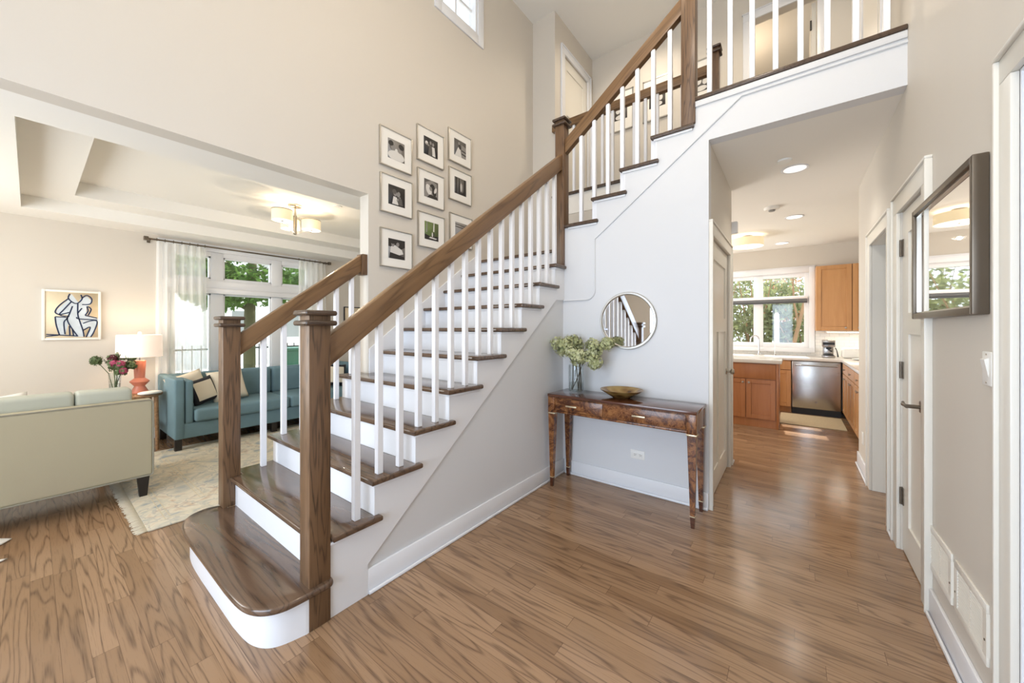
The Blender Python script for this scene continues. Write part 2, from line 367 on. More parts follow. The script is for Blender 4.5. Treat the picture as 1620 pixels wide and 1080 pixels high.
def thing(name, label, cat, loc=(0, 0, 0), group=None):
    o = bpy.data.objects.new(name, None); o.empty_display_size = .1; COL.objects.link(o); o.location = loc; ORG[o] = tuple(loc)
    o['label'] = label; o['category'] = cat
    if group: o['group'] = group
    return o
def children(o): return [c for c in bpy.data.objects if c.parent == o]
def copy_tree(o, loc=None, label=None, parent=None):
    c = o.copy(); COL.objects.link(c); c.parent = parent
    if loc is not None: c.location = loc; ORG[c] = tuple(loc)
    if label: c['label'] = label
    for ch in children(o): copy_tree(ch, parent=c)
    return c
def struct(name, mb, mat, label, cat='wall', loc=None, parent=None):
    if parent is not None: return mb.build(name, mat, parent)
    return mb.build(name, mat, None, loc, label, cat, None, 'structure')
def rotz(a): return Matrix.Rotation(a, 4, 'Z')
def bx(*a, **k): return MB().box(*a, **k)
# ------------------------------------------------------------------ the setting
XP, XW, YC, XE, XR, HS, ZC = -2.87, -6.2, 3.03, -.491, .52, 2.724, 5.56
R, T, N0 = .1916, .2566, .524
struct('floor', bx(-6.4, 1.4, -1.9, 8.1, -.12, 0), M['floor'], 'brown oak strip floor running through every room', 'floor')
w = MB()
w.box(-3.0, XP, -1.7, 1.747, 2.48, 4.67); w.box(-3.0, XP, 1.747, 4.36, 0, 4.67)
w.box(-3.0, XP, -1.7, 2.55, 4.67, ZC); w.box(-3.0, XP, 3.12, 4.36, 4.67, ZC); w.box(-3.0, XP, 2.55, 3.12, 5.3, ZC); w.box(-3.0, XP, -1.7, -1.3, 0, 2.48)
struct('wall_left', w, M['wall'], 'tall cream wall with picture gallery and wide opening to the living room')
w = MB(); w.box(-3.0, -2.3, -1.82, -1.7, 0, ZC); w.box(0, .64, -1.82, -1.7, 0, ZC); w.box(-2.3, 0, -1.82, -1.7, 2.3, 3.0); w.box(-2.3, 0, -1.82, -1.7, 5.0, ZC)
w.box(-6.32, -5.6, -1.82, -1.7, 0, 2.9); w.box(-3.6, -3.0, -1.82, -1.7, 0, 2.9); w.box(-5.6, -3.6, -1.82, -1.7, 0, .5); w.box(-5.6, -3.6, -1.82, -1.7, 2.3, 2.9)
struct('wall_front', w, M['wall'], 'front wall of the house behind the viewpoint, with entry glazing')
w = MB()
for y0, y1, z0 in ((-1.7, .75, 0), (.75, 1.727, 2.082), (1.727, 2.665, 0), (2.665, 3.20, 2.037), (3.20, 3.52, 0), (3.52, 4.216, 2.022), (4.216, 4.97, 0)):
    w.box(XR, XR+.12, y0, y1, z0, 2.9)
w.box(XR, XR+.12, -1.7, 5.5, 2.9, ZC); w.box(XR+.12, 1.34, 4.87, 4.97, 0, 2.9)
struct('wall_right', w, M['wall'], 'long cream wall on the right side of the hallway')
w = MB()   # passage behind the cased opening
w.box(XR+.12, 1.6, 4.216, 4.28, 0, 2.4); w.box(XR+.12, 1.6, 3.46, 3.52, 0, 2.4); w.box(1.6, 1.66, 3.46, 4.28, 0, 2.4); w.box(XR+.12, 1.6, 3.52, 4.216, 2.3, 2.4)
struct('wall_passage', w, M['wall'], 'walls of the side passage seen through the cased opening')
# console wall: stepped top under the upper flight, bridge fascia over the hall
X12 = N0*0 - 1.674
poly = [(-1.71, 0), (XE, 0), (XE, HS), (XR, HS), (XR, 16*R-.032), (X12+4*T+.045, 16*R-.032)]
for n in range(15, 11, -1):
    poly += [(X12+(n-11)*T+.045, n*R-.032), (X12+(n-12)*T+.045, n*R-.032)]
poly[-1] = (-1.69, 12*R-.032); poly += [(-1.69, 11*R-.032), (-1.71, 11*R-.032)]
struct('wall_console', MB().prism(poly, 'y', YC, YC+.1), M['swall'], 'cool white wall behind the console table, stepped under the upper stair flight')
# wall under the lower flight
poly = [(N0+.32, 0), (YC+.02, 0), (YC+.02, 10*R-.032)]
for n in range(10, 1, -1):
    poly += [(N0+(n-1)*T+.045, n*R-.032)]
    if n > 2: poly += [(N0+(n-1)*T+.045, (n-1)*R-.032)]
struct('wall_stair', MB().prism(poly, 'x', -1.80, -1.71), M['swall'], 'white triangular wall closing the underside of the lower stair flight')
w = MB(); w.box(-3.1, -2.515, 4.24, 4.36, 0, ZC) ; w.box(-2.515-.12, -2.515, 4.36, 4.49, 3.07, ZC); w.box(-2.635, -2.515, 5.20, 5.5, 3.07, ZC); w.box(-2.635, -2.515, 4.49, 5.20, 5.12, ZC)
struct('wall_landing', w, M['wall'], 'cream wall corner beside the stair landing, with the upstairs door')
w = MB(); w.box(-2.635, -.40, 5.387, 5.5, 3.0, ZC); w.box(.22, XR+.12, 5.387, 5.5, 3.0, ZC); w.box(-.40, .22, 5.387, 5.5, 5.12, ZC)
struct('wall_upper_hall', w, M['wall'], 'cream back wall of the upstairs hallway around the bedroom door')
w = MB(); w.box(-1.6, 1.3, 5.5, 7.7, ZC, ZC+.1); w.box(-1.5, 1.3, 7.6, 7.7, 3.0, ZC); w.box(-1.6, -1.5, 5.5, 7.7, 3.0, ZC); w.box(1.2, 1.3, 5.5, 7.6, 3.0, ZC)
struct('wall_bedroom', w, M['wall'], 'warm lit wall of the room beyond the upstairs doorway')
w = MB(); w.box(XE-.11, XE, YC+.1, 3.13, 0, HS); w.box(XE-.11, XE, 4.08, 4.30, 0, HS); w.box(XE-.11, XE, 3.13, 4.08, 2.04, HS); w.box(-3.0, XE-.11, 4.24, 4.30, 0, HS)
struct('wall_hall_left', w, M['wall'], 'left wall of the hallway holding the closet door')
w = MB(); w.box(-3.0, -1.2, 7.95, 8.07, 0, HS+.1); w.box(.22, 1.34, 7.95, 8.07, 0, HS+.1); w.box(-1.2, .22, 7.95, 8.07, 0, 1.0); w.box(-1.2, .22, 7.95, 8.07, 2.28, HS+.1)
w.box(1.22, 1.34, 5.0, 7.95, 0, HS+.1); w.box(-3.12, -3.0, 4.36, 8.07, 0, HS+.1)
struct('wall_kitchen', w, M['wall'], 'pale kitchen walls around the window over the sink')
w = MB(); w.box(XW-.12, XW, -1.7, 1.04, 0, 2.9); w.box(XW-.12, XW, 2.78, 4.34, 0, 2.9); w.box(XW-.12, XW, 1.04, 2.78, 0, .5); w.box(XW-.12, XW, 1.04, 2.78, 2.36, 2.9)
struct('wall_living', w, M['wall'], 'cream far wall of the living room holding the painting and the window')
struct('wall_living_end', bx(XW, -3.0, 4.24, 4.34, 0, 2.9), M['wall'], 'end wall of the living room behind the stairs')
# ceilings
struct('ceiling', bx(-3.0, .64, -1.82, 5.5, ZC, ZC+.1), M['ceil'], 'high flat ceiling over the stairwell and upstairs hall', 'ceiling')
w = MB(); w.box(-.6, XR, YC+.1, 4.33, HS, HS+.06); w.box(-3.1, 1.34, 4.33, 8.07, HS, HS+.06)
struct('ceiling_hall', w, M['ceil'], 'flat hallway and kitchen ceiling with recessed lights', 'ceiling')
w = MB()
w.box(-3.33, -3.0, -1.7, 4.24, 2.48, 2.60); w.box(XW, -5.77, -1.7, 4.24, 2.48, 2.60); w.box(-5.77, -3.33, -1.7, -.05, 2.48, 2.60); w.box(-5.77, -3.33, 3.85, 4.24, 2.48, 2.60)
w.box(-3.66, -3.0, -1.7, 4.24, 2.60, 2.735); w.box(XW, -5.43, -1.7, 4.24, 2.60, 2.735); w.box(-5.43, -3.66, -1.7, .26, 2.60, 2.735); w.box(-5.43, -3.66, 3.5, 4.24, 2.60, 2.735)
w.box(XW, -3.0, -1.7, 4.24, 2.735, 2.80)
struct('ceiling_living', w, M['ceil'], 'two-step tray ceiling of the living room', 'ceiling')
# upper floor
w = MB(); w.box(X12+4*T+.03, XR, YC+.1, 5.387, HS+.07, 16*R-.032); w.box(-2.515, X12+4*T+.03, 4.18, 5.387, HS+.07, 16*R-.032)
struct('floor_upper', w, M['ceil'], 'white edge and slab of the upstairs hallway floor', 'floor')
w = MB(); w.box(X12+4*T, XR, YC-.02, 5.387, 16*R-.03, 16*R, .008); w.box(-2.515, X12+4*T, 4.145, 5.387, 16*R-.03, 16*R, .008); w.box(-.4, .22, 5.387, 5.5, 16*R-.03, 16*R); w.box(-1.5, 1.2, 5.5, 7.6, 16*R-.03, 16*R)
struct('floor_upper_boards', w, M['nose'], 'dark oak boards and nosing of the upstairs hallway and bridge', 'floor')
struct('wall_stairwell', bx(-2.87, -.6, 4.165, 4.235, 0, HS+.06), M['wall'], 'white wall at the back of the stair landing below the upstairs hallway')
# mouldings
def arc(cx, cz, r, a0, a1, n=8): return [(cx+r*math.cos(a0+(a1-a0)*i/n), cz+r*math.sin(a0+(a1-a0)*i/n)) for i in range(n+1)]
pts = [(-1.70, 1.594), (-1.47, 1.594)]+arc(-1.47, 1.674, .08, -PI/2, 0)+[(-1.39, 2.126), (-.285, 2.968), (XR, 2.968)]
struct('trim_1', MB().tube([(x, YC-.004, z) for x, z in pts], .008, 8), M['swall'], 'thin rounded bead moulding following the upper flight across the console wall', 'moulding')
poly = [(.838, 0), (1.031, 0), (1.031, .154), (2.885, 1.594), (YC+.01, 1.60), (YC+.01, 10*R-.034)]
for n in range(10, 1, -1):
    if n > 2: poly += [(N0+(n-1)*T+.03, n*R-.034), (N0+(n-1)*T+.03, (n-1)*R-.034)]
    else: poly += [(.838, n*R-.034)]
struct('trim_2', MB().prism(poly, 'x', -1.71, -1.697), M['trim'], 'white stringer panel stepping up under the lower flight treads', 'stringer')
struct('trim_3', bx(X12+4*T+.03, XR, YC-.012, YC, 16*R-.075, 16*R-.032, .004), M['swall'], 'white moulding strip under the bridge nosing', 'moulding')
def base(name, segs, label):
    w = MB()
    for axis, c, d, a, b in segs:     # wall plane c, projecting direction d
        lo, hi = sorted((c, c+d*.014)); l2, h2 = sorted((c+d*.014, c+d*.028))
        if axis == 'x': w.box(lo, hi, a, b, 0, .125, .004); w.box(l2, h2, a, b, 0, .02, .008)
        else: w.box(a, b, lo, hi, 0, .125, .004); w.box(a, b, l2, h2, 0, .02, .008)
    struct(name, w, M['trim'], label, 'baseboard')
base('baseboard_stair', [('x', -1.71, 1, 1.031, YC)], 'white baseboard along the wall under the stairs')
base('baseboard_console', [('y', YC, -1, -1.68, XE)], 'white baseboard behind the console table')
base('baseboard_right', [('x', XR, -1, 1.816, 2.552), ('x', XR, -1, 3.314, 3.416), ('x', XR, -1, 4.32, 4.97), ('x', XR, -1, -1.7, .62)], 'white baseboard along the right hallway wall')
base('baseboard_hall_left', [('x', XE, 1, 4.18, 4.30)], 'short white baseboard beside the closet door')
base('baseboard_living', [('x', XW, 1, -1.7, 4.2)], 'white baseboard of the living room far wall')
struct('baseboard_left', bx(XP, XP+.014, 1.75, 1.76, 0, .12), M['trim'], 'white baseboard end at the foot of the gallery wall', 'baseboard')
# sloped wall skirt of the lower flight
zs = lambda y: R+(y-N0)/T*R+.055
struct('trim_4', MB().prism([(1.752, .8), (3.11, .8), (3.11, zs(3.11)), (1.752, zs(1.752))], 'x', XP, XP+.014), M['trim'], 'white sloping skirt board on the gallery wall above the treads', 'skirt board')

# doors and casings
def casing_x(x, d, y0, y1, z1, wdt=.09, th=.018, z0=0):
    """casing on a wall plane X=x facing direction d, around an opening y0..y1 below z1"""
    w = MB(); a, b = sorted((x, x+d*th)); a2, b2 = sorted((x, x+d*(th+.010)))
    w.box(a, b, y0-wdt, y0, z0, z1, .003); w.box(a, b, y1, y1+wdt, z0, z1, .003); w.box(a, b, y0-wdt, y1+wdt, z1, z1+wdt, .003)
    w.box(a2, b2, y0-wdt-.012, y0-wdt, z0, z1+wdt, .003); w.box(a2, b2, y1+wdt, y1+wdt+.012, z0, z1+wdt, .003); w.box(a2, b2, y0-wdt-.012, y1+wdt+.012, z1+wdt, z1+wdt+.014, .003)
    return w
def door_x(x0, x1, y0, y1, z0, z1, panels):
    """slab with recessed panels on both faces; panels in fractions (u0,u1,v0,v1)"""
    us = sorted({0, 1}|{p[0] for p in panels}|{p[1] for p in panels}); vs = sorted({0, 1}|{p[2] for p in panels}|{p[3] for p in panels})
    w = MB(); dy, dz = y1-y0, z1-z0
    for i in range(len(us)-1):
        for j in range(len(vs)-1):
            um, vm = (us[i]+us[i+1])/2, (vs[j]+vs[j+1])/2
            ins = any(p[0] < um < p[1] and p[2] < vm < p[3] for p in panels)
            e = .010 if ins else 0
            w.box(x0+e, x1-e, y0+us[i]*dy, y0+us[i+1]*dy, z0+vs[j]*dz, z0+vs[j+1]*dz)
    return w
def hinge(parent, x, d, y, z, h=.1):
    w = MB(); w.cyl((x+d*.006, y, z-h/2), (x+d*.006, y, z+h/2), .0075, seg=10); a, b = sorted((x-d*.002, x+d*.003)); w.box(a, b, y-.028, y+.028, z-h/2, z+h/2)
    w.build('hinge', M['pewter'], parent)
# door_1: left of the hall
d = thing('door_1', 'cream three-panel closet door on the left side of the hallway', 'door', (XE, 3.7, 0)); d['kind'] = 'structure'
door_x(XE-.05, XE-.012, 3.134, 4.076, .01, 2.035, [(.12, .88, .70, .93), (.12, .46, .09, .64), (.54, .88, .09, .64)]).build('door_leaf', M['door'], d)
casing_x(XE, 1, 3.13, 4.08, 2.04, .085).build('casing', M['door'], d)
w = MB(); w.lathe([(0, 0), (.028, 0), (.028, .006), (.010, .012), (.010, .035), (.022, .042), (.028, .055), (.022, .068), (0, .072)], (XE-.012, 4.0, .93), 20, Matrix.Rotation(PI/2, 4, 'Y'))
w.build('door_knob', M['nickel'], d)
for z in (1.82, 1.05, .3): hinge(d, XE-.012, 1, 3.14, z)
# door_2: narrow door right of the hall
d = thing('door_2', 'narrow white two-panel door in the right wall with lever handle and three hinges', 'door', (XR, 3.07, 0)); d['kind'] = 'structure'
door_x(XR+.008, XR+.045, 2.668, 3.197, .01, 2.032, [(.26, .74, .70, .93), (.26, .74, .09, .64)]).build('door_leaf', M['door'], d)
casing_x(XR, -1, 2.665, 3.20, 2.037, .10).build('casing', M['door'], d)
for z in (1.82, 1.087, .33): hinge(d, XR+.006, -1, 3.188, z)
h = MB(); h.box(XR-.002, XR+.009, 2.735, 2.785, .905, .965, .004); h.cyl((XR, 2.76, .935), (XR-.05, 2.76, .935), .010); h.tube([(XR-.05, 2.75, .935), (XR-.052, 2.79, .936), (XR-.05, 2.835, .932), (XR-.045, 2.87, .94)], [.010, .008, .009, .006], 10)
h.build('lever_handle', M['pewter'], d)
# cased opening
d = thing('door_3', 'white cased opening without a door in the right hallway wall', 'doorway', (XR, 3.87, 0)); d['kind'] = 'structure'
casing_x(XR, -1, 3.52, 4.216, 2.022).build('casing', M['door'], d)
w = MB(); w.box(XR, XR+.12, 3.515, 3.522, 0, 2.022); w.box(XR, XR+.12, 4.214, 4.220, 0, 2.022); w.box(XR, XR+.12, 3.52, 4.216, 2.017, 2.024); w.build('jamb', M['door'], d)
# near door at the right edge
d = thing('door_4', 'white door casing at the right edge of the photo, nearest the viewer', 'door', (XR, 1.2, 0)); d['kind'] = 'structure'
casing_x(XR, -1, .75, 1.727, 2.082, .075).build('casing', M['door'], d)
w = MB(); w.box(XR, XR+.12, 1.719, 1.729, 0, 2.082); w.box(XR, XR+.12, .745, .755, 0, 2.082); w.box(XR, XR+.12, .755, 1.719, 2.074, 2.084); w.box(XR+.045, XR+.06, 1.707, 1.719, 0, 2.074); w.build('jamb', M['trim'], d)
door_x(XR+.061, XR+.10, .758, 1.717, .01, 2.072, [(.12, .88, .70, .93), (.12, .46, .09, .64), (.54, .88, .09, .64)]).build('door_leaf', M['trim'], d)
# upstairs doors
d = thing('door_5', 'white panelled door upstairs beside the stair landing', 'door', (-2.515, 4.85, 16*R)); d['kind'] = 'structure'
door_x(-2.56, -2.53, 4.495, 5.195, 16*R, 5.115, [(.14, .86, .68, .93), (.14, .86, .08, .62)]).build('door_leaf', M['door'], d)
casing_x(-2.515, 1, 4.49, 5.20, 5.12, .09, z0=16*R).build('casing', M['trim'], d)
d = thing('door_6', 'open bedroom doorway upstairs behind the bridge railing', 'door', (-.09, 5.387, 16*R)); d['kind'] = 'structure'
w = MB(); w.box(-.49, -.40, 5.369, 5.387, 16*R, 5.12, .003); w.box(.22, .31, 5.369, 5.387, 16*R, 5.12, .003); w.box(-.49, .31, 5.369, 5.387, 5.12, 5.21, .003); w.box(-.50, .32, 5.362, 5.387, 5.21, 5.224, .003)
w.build('casing', M['trim'], d)
w = MB(); w.box(.175, .215, 5.51, 6.13, 16*R+.01, 5.11); w.box(.168, .175, 5.60, 6.04, 4.5, 5.0); w.box(.168, .175, 5.60, 6.04, 3.3, 4.35); w.build('door_leaf', M['door'], d)
w = MB(); w.box(.160, .176, 5.49, 5.52, 4.80, 4.90); w.build('hinge', M['black'], d)
d = thing('door_7', 'pale door casing on the right side of the upstairs hallway', 'door', (XR, 4.3, 16*R)); d['kind'] = 'structure'
casing_x(XR, -1, 3.75, 4.65, 5.12, .09, z0=16*R).build('casing', M['trim'], d)
door_x(XR-.006, XR-.001, 3.76, 4.64, 16*R, 5.115, [(.14, .86, .68, .93), (.14, .86, .08, .62)]).build('door_leaf', M['door'], d)

# windows
# window_1: living room, six panes
win = thing('window_1', 'wide white living room window with three transom panes above taller panes', 'window', (XW, 1.9, .5)); win['kind'] = 'structure'
w = MB(); f0, f1 = XW-.10, XW-.005
for y0, y1 in ((1.04, 1.10), (1.475, 1.613), (2.198, 2.335), (2.72, 2.78)): w.box(f0, f1, y0, y1, .5, 2.36, .004)
cols = ((1.10, 1.475), (1.613, 2.198), (2.335, 2.72))
for y0, y1 in cols:
    w.box(f0, f1, y0, y1, 2.30, 2.36); w.box(f0, f1, y0, y1, 1.80, 2.0); w.box(f0, f1, y0, y1, .5, .58)
    for z0, z1 in ((2.0, 2.30), (.58, 1.80)):      # slim inner sash
        w.box(f0+.02, f1-.02, y0, y0+.018, z0, z1); w.box(f0+.02, f1-.02, y1-.018, y1, z0, z1); w.box(f0+.02, f1-.02, y0, y1, z0, z0+.018); w.box(f0+.02, f1-.02, y0, y1, z1-.018, z1)
w.build('window_frame', M['trim'], win)
w = MB(); w.box(XW, XW+.02, .95, 1.04, .42, 2.45, .004); w.box(XW, XW+.02, 2.78, 2.87, .42, 2.45, .004); w.box(XW, XW+.02, 1.04, 2.78, 2.36, 2.45, .004); w.box(XW, XW+.04, .95, 2.87, .44, .5, .004); w.box(XW, XW+.022, 1.04, 2.78, 1.86, 1.97, .004); w.box(XW-.01, XW+.05, 1.06, 2.76, 1.80, 1.87, .01)
w.build('casing', M['trim'], win)
for y0, y1 in cols:
    bx(XW-.06, XW-.054, y0, y1, 2.0, 2.30).build('pane', M['glass'], win); bx(XW-.06, XW-.054, y0, y1, .58, 1.80).build('pane', M['glass'], win)
# window_2: kitchen
win = thing('window_2', 'white kitchen window over the sink, two columns with transom panes', 'window', (-.5, 7.95, 1.0)); win['kind'] = 'structure'
w = MB()
for x0, x1 in ((-1.2, -1.13), (-.564, -.422), (.155, .22)): w.box(x0, x1, 7.96, 8.05, 1.0, 2.28, .003)
kc = ((-1.13, -.564), (-.422, .155))
for x0, x1 in kc:
    w.box(x0, x1, 7.96, 8.05, 2.21, 2.28); w.box(x0, x1, 7.96, 8.05, 1.77, 1.89); w.box(x0, x1, 7.96, 8.05, 1.0, 1.08)
w.build('window_frame', M['trim'], win)
w = MB(); w.box(-1.29, -1.2, 7.93, 7.95, .93, 2.37, .003); w.box(.22, .295, 7.93, 7.95, .93, 2.37, .003); w.box(-1.2, .22, 7.93, 7.95, 2.28, 2.37, .003); w.box(-1.29, .295, 7.90, 7.95, .93, 1.0, .003); w.box(-1.3, .305, 7.92, 7.95, 2.37, 2.385, .003)
w.build('casing', M['trim'], win)
for x0, x1 in kc:
    bx(x0, x1, 8.0, 8.006, 1.89, 2.21).build('pane', M['glass'], win); bx(x0, x1, 8.0, 8.006, 1.08, 1.77).build('pane', M['glass'], win)
# window_3: high in the gallery wall
win = thing('window_3', 'small square window high in the gallery wall', 'window', (XP, 2.83, 4.67)); win['kind'] = 'structure'
w = MB(); w.box(-2.98, XP+.0, 2.55, 2.59, 4.67, 5.30); w.box(-2.98, XP, 3.08, 3.12, 4.67, 5.30); w.box(-2.98, XP, 2.59, 3.08, 4.67, 4.71); w.box(-2.98, XP, 2.59, 3.08, 5.26, 5.30); w.box(-2.95, -2.93, 2.59, 3.08, 4.96, 4.99); w.box(-2.95, -2.93, 2.82, 2.84, 4.71, 5.26)
w.build('window_frame', M['trim'], win)
w = MB(); w.box(XP, XP+.016, 2.47, 2.56, 4.58, 5.38, .003); w.box(XP, XP+.016, 3.11, 3.204, 4.58, 5.38, .003); w.box(XP, XP+.016, 2.56, 3.11, 4.58, 4.68, .003); w.box(XP, XP+.016, 2.56, 3.11, 5.29, 5.38, .003); w.build('casing', M['trim'], win)
bx(-2.945, -2.94, 2.59, 3.08, 4.71, 5.26).build('pane', M['glass'], win)
# entry glazing behind the viewpoint, and an unseen living room window added for light
win = thing('window_4', 'entry glazing behind the viewpoint', 'window', (-1.15, -1.76, 0)); win['kind'] = 'structure'
w = MB()
for x0, x1 in ((-2.3, -2.24), (-1.75, -1.65), (-.65, -.55), (-.06, 0)): w.box(x0, x1, -1.8, -1.72, 0, 2.3); w.box(x0, x1, -1.8, -1.72, 3.0, 5.0)
for x0, x1 in ((-2.24, -1.75), (-1.65, -.65), (-.55, -.06)): w.box(x0, x1, -1.8, -1.72, 2.2, 2.3); w.box(x0, x1, -1.8, -1.72, 0, .2); w.box(x0, x1, -1.8, -1.72, 3.0, 3.08); w.box(x0, x1, -1.8, -1.72, 4.92, 5.0)
w.build('window_frame', M['trim'], win)
w = MB(); w.box(-2.24, -.06, -1.765, -1.76, .2, 2.2); w.box(-2.24, -.06, -1.765, -1.76, 3.08, 4.92); w.build('pane', M['glass'], win)
win = thing('window_added', 'unseen living room front window added to carry fill light', 'window', (-4.6, -1.76, .5)); win['kind'] = 'structure'
w = MB()
for x0, x1 in ((-5.6, -5.52), (-4.65, -4.55), (-3.68, -3.6)): w.box(x0, x1, -1.8, -1.72, .5, 2.3)
for x0, x1 in ((-5.52, -4.65), (-4.55, -3.68)): w.box(x0, x1, -1.8, -1.72, .5, .58); w.box(x0, x1, -1.8, -1.72, 2.22, 2.3)
w.build('window_frame', M['trim'], win); bx(-5.52, -3.68, -1.765, -1.76, .58, 2.22).build('pane', M['glass'], win)

# ------------------------------------------------------------------ staircase
st = thing('staircase', 'two-flight staircase with dark oak treads and white risers turning right at a landing', 'staircase', (-2.3, 1.8, 0))
# starting step, bullnosed at both ends
def chaikin(P, it=2):
    for _ in range(it):
        Q = [P[0]]
        for a, b in zip(P, P[1:]): Q += [(a[0]*.75+b[0]*.25, a[1]*.75+b[1]*.25), (a[0]*.25+b[0]*.75, a[1]*.25+b[1]*.75)]
        P = Q+[P[-1]]
    return P
def start_poly(off, front, xr, xl):
    P = [(-2.0, front), (-1.86, front+.004), (-1.775, front+.018), (-1.715, front+.05), (-1.675, front+.105), (xr, front+.17), (xr, front+.30)]
    P2 = [(xr-.004, .836), (xr-.012, .845), (-1.70, .85), (-1.70, .90), (-2.88, .90), (-2.88, .775), (xl+.005, .775), (xl-.035, front+.2), (xl-.04, front+.14), (xl-.01, front+.075), (xl+.05, front+.035), (xl+.12, front+.012), (xl+.24, front)]
    return chaikin(P)+P2[:6]+chaikin(P2[6:])
o1 = start_poly(0, .52, -1.664, -2.94)
MB().prism(o1, 'z', R-.032, R, .011, 3).build('tread', M['tread'], st)
r1 = chaikin([(-2.0, .552), (-1.87, .558), (-1.80, .572), (-1.745, .60), (-1.712, .645), (-1.69, .735)])+[(-1.70, .9), (-2.88, .9), (-2.88, .775)]+chaikin([(-2.92, .76), (-2.935, .70), (-2.935, .66), (-2.905, .605), (-2.86, .58), (-2.79, .565), (-2.68, .555), (-2.5, .552)])
MB().prism(r1, 'z', 0, R-.032).build('riser', M['trim'], st, angle=50)
XT = -1.668
for n in range(2, 11):
    y0 = N0+(n-1)*T; y1 = y0+T+.035; ye = y0+.317
    xl = -3.0
    if n == 10: ye = YC-.012
    if n == 2:
        P = [(-2.872, y0), (-1.784, y0), (-1.784, .842), (XT, .842), (XT, ye), (-1.706, ye), (-1.706, y1), (-2.972, y1), (-2.972, ye), (-3.005, ye), (-3.005, .842), (-2.872, .842)]
    elif n <= 4:
        P = [(-3.005, y0), (XT, y0), (XT, ye), (-1.706, ye), (-1.706, y1), (-2.972, y1), (-2.972, ye), (-3.005, ye)]
    elif n == 5:
        P = [(-3.005, y0), (XT, y0), (XT, ye), (-1.706, ye), (-1.706, y1), (-2.866, y1), (-2.866, 1.744), (-3.005, 1.744)]
    else:
        P = [(-2.854, y0), (XT, y0), (XT, ye), (-1.706, ye), (-1.706, y1), (-2.854, y1)]
    MB().prism(P, 'z', n*R-.031, n*R, .010, 3).build('tread', M['tread'], st)
    xl_r = -2.968 if n <= 5 else -2.856
    b = MB(); b.box(xl_r, -1.7105, y0+.03, y0+.048, (n-1)*R, n*R-.031); b.box(xl_r, -1.697, y0+.022, y0+.031, n*R-.046, n*R-.031, .003)
    b.box(-1.697, -1.688, y0+.022, ye-.012, n*R-.046, n*R-.031, .003)
    b.build('riser', M['trim'], st)
# wrap-round nosing of tread 2 beside the newel, carriage sides on the living room side
poly = [(.838, 0), (1.745, 0)]
for n in range(5, 1, -1):
    poly += [(1.745 if n == 5 else N0+n*T+.03, n*R-.034), (N0+(n-1)*T+.03 if n > 2 else .838, n*R-.034)]
MB().prism(poly, 'x', -2.985, -2.968).build('stringer', M['trim'], st)
# landing and upper flight
zl = 11*R
P = [(XP+.016, N0+10*T), (-1.79, N0+10*T), (-1.79, 3.115), (-1.66, 3.115), (-1.66, 4.15), (XP+.016, 4.15)]
MB().prism(P, 'z', zl-.031, zl, .01, 3).build('landing', M['tread'], st)
b = MB(); b.box(-2.856, -1.7105, N0+10*T+.03, N0+10*T+.048, 10*R, zl-.031); b.box(-2.856, -1.79, N0+10*T+.022, N0+10*T+.03, zl-.046, zl-.031, .003); b.build('riser', M['trim'], st)
for n in range(12, 16):
    x0 = X12+(n-12)*T; x1 = x0+T+.035; xe = x0+.317
    P = [(x0, 3.004), (xe, 3.004), (xe, 3.045), (x1, 3.045), (x1, 4.155), (x0, 4.155)]
    if n == 12: P = [(x0, 3.106), (-1.686, 3.106), (-1.686, 3.004), (xe, 3.004), (xe, 3.045), (x1, 3.045), (x1, 4.155), (x0, 4.155)]
    MB().prism(P, 'z', n*R-.031, n*R, .010, 3).build('tread', M['nose'], st)
    b = MB(); b.box(x0+.03, x0+.0448, YC+(.06 if n == 12 else 0), 4.155, (n-1)*R, n*R-.031); b.box(x0+.022, xe-.012, 3.018, 3.03, n*R-.047, n*R-.031, .003); b.build('riser', M['trim'], st)
b = MB(); b.box(X12+4*T+.03, X12+4*T+.0448, YC+.0, 4.155, 15*R, 16*R-.031); b.build('riser', M['trim'], st)

# railings
def newel(parent, x, y, z0, z1, s=.0475, sn=False, cap=True):
    p = bx(x-s, x+s, y-s, y+s, z0, z1-.02 if cap else z1, .003).build('newel_post', M['newel'], parent)
    if cap:
        k = MB(); k.box(x-s-.022, x+s+.022, y-s-.022, y+s+.022, z1-.069, z1-.045, .010, 3); k.box(x-s-.022, x+s+.022, y-s-.022, y+s+.022, z1-.024, z1, .010, 3)
        k.build('newel_cap', M['nose'], p)
    return p
def balu(parent, x, y, z0, z1, s=.016):
    bx(x-s, x+s, y-s, y+s, z0, z1, .002, 1).build('baluster', M['baluster'], parent)
RX = -1.735
zr = lambda y: 1.309+.765*(y-.853)
def slope_rail(parent, x, y0, y1, zf, v=.143, hw=.029, name='handrail'):
    MB().prism([(y0, zf(y0)-v), (y1, zf(y1)-v), (y1, zf(y1)), (y0, zf(y0))], 'x', x-hw, x+hw, .006, 2).build(name, M['rail_up_y'], parent)
rl = thing('stair_railing', 'railing on the open right side of the lower flight, oak handrail over white balusters', 'railing', (RX, .79, 0))
newel(rl, RX, .792, 0, 1.419)
slope_rail(rl, RX, .838, 3.012, zr)
k = 0
for n in range(2, 11):
    for j in (0, 1):
        y = N0+(n-1)*T+.064+j*T/2+.016
        if n == 2 and j == 0: continue
        if y > 2.98: continue
        balu(rl, RX, y, n*R, zr(y)-.143+.008)
LX = -2.925
rl = thing('stair_railing', 'short railing on the living room side of the lower flight ending on a wall block', 'railing', (LX, .79, 0))
newel(rl, LX, .792, R, 1.415)
slope_rail(rl, LX, .838, 1.70, zr)
for n in range(2, 6):
    for j in (0, 1):
        y = N0+(n-1)*T+.060+j*T/2+.016
        if n == 2 and j == 0: continue
        if y > 1.70: continue
        balu(rl, LX, y, n*R, zr(y)-.143+.008)
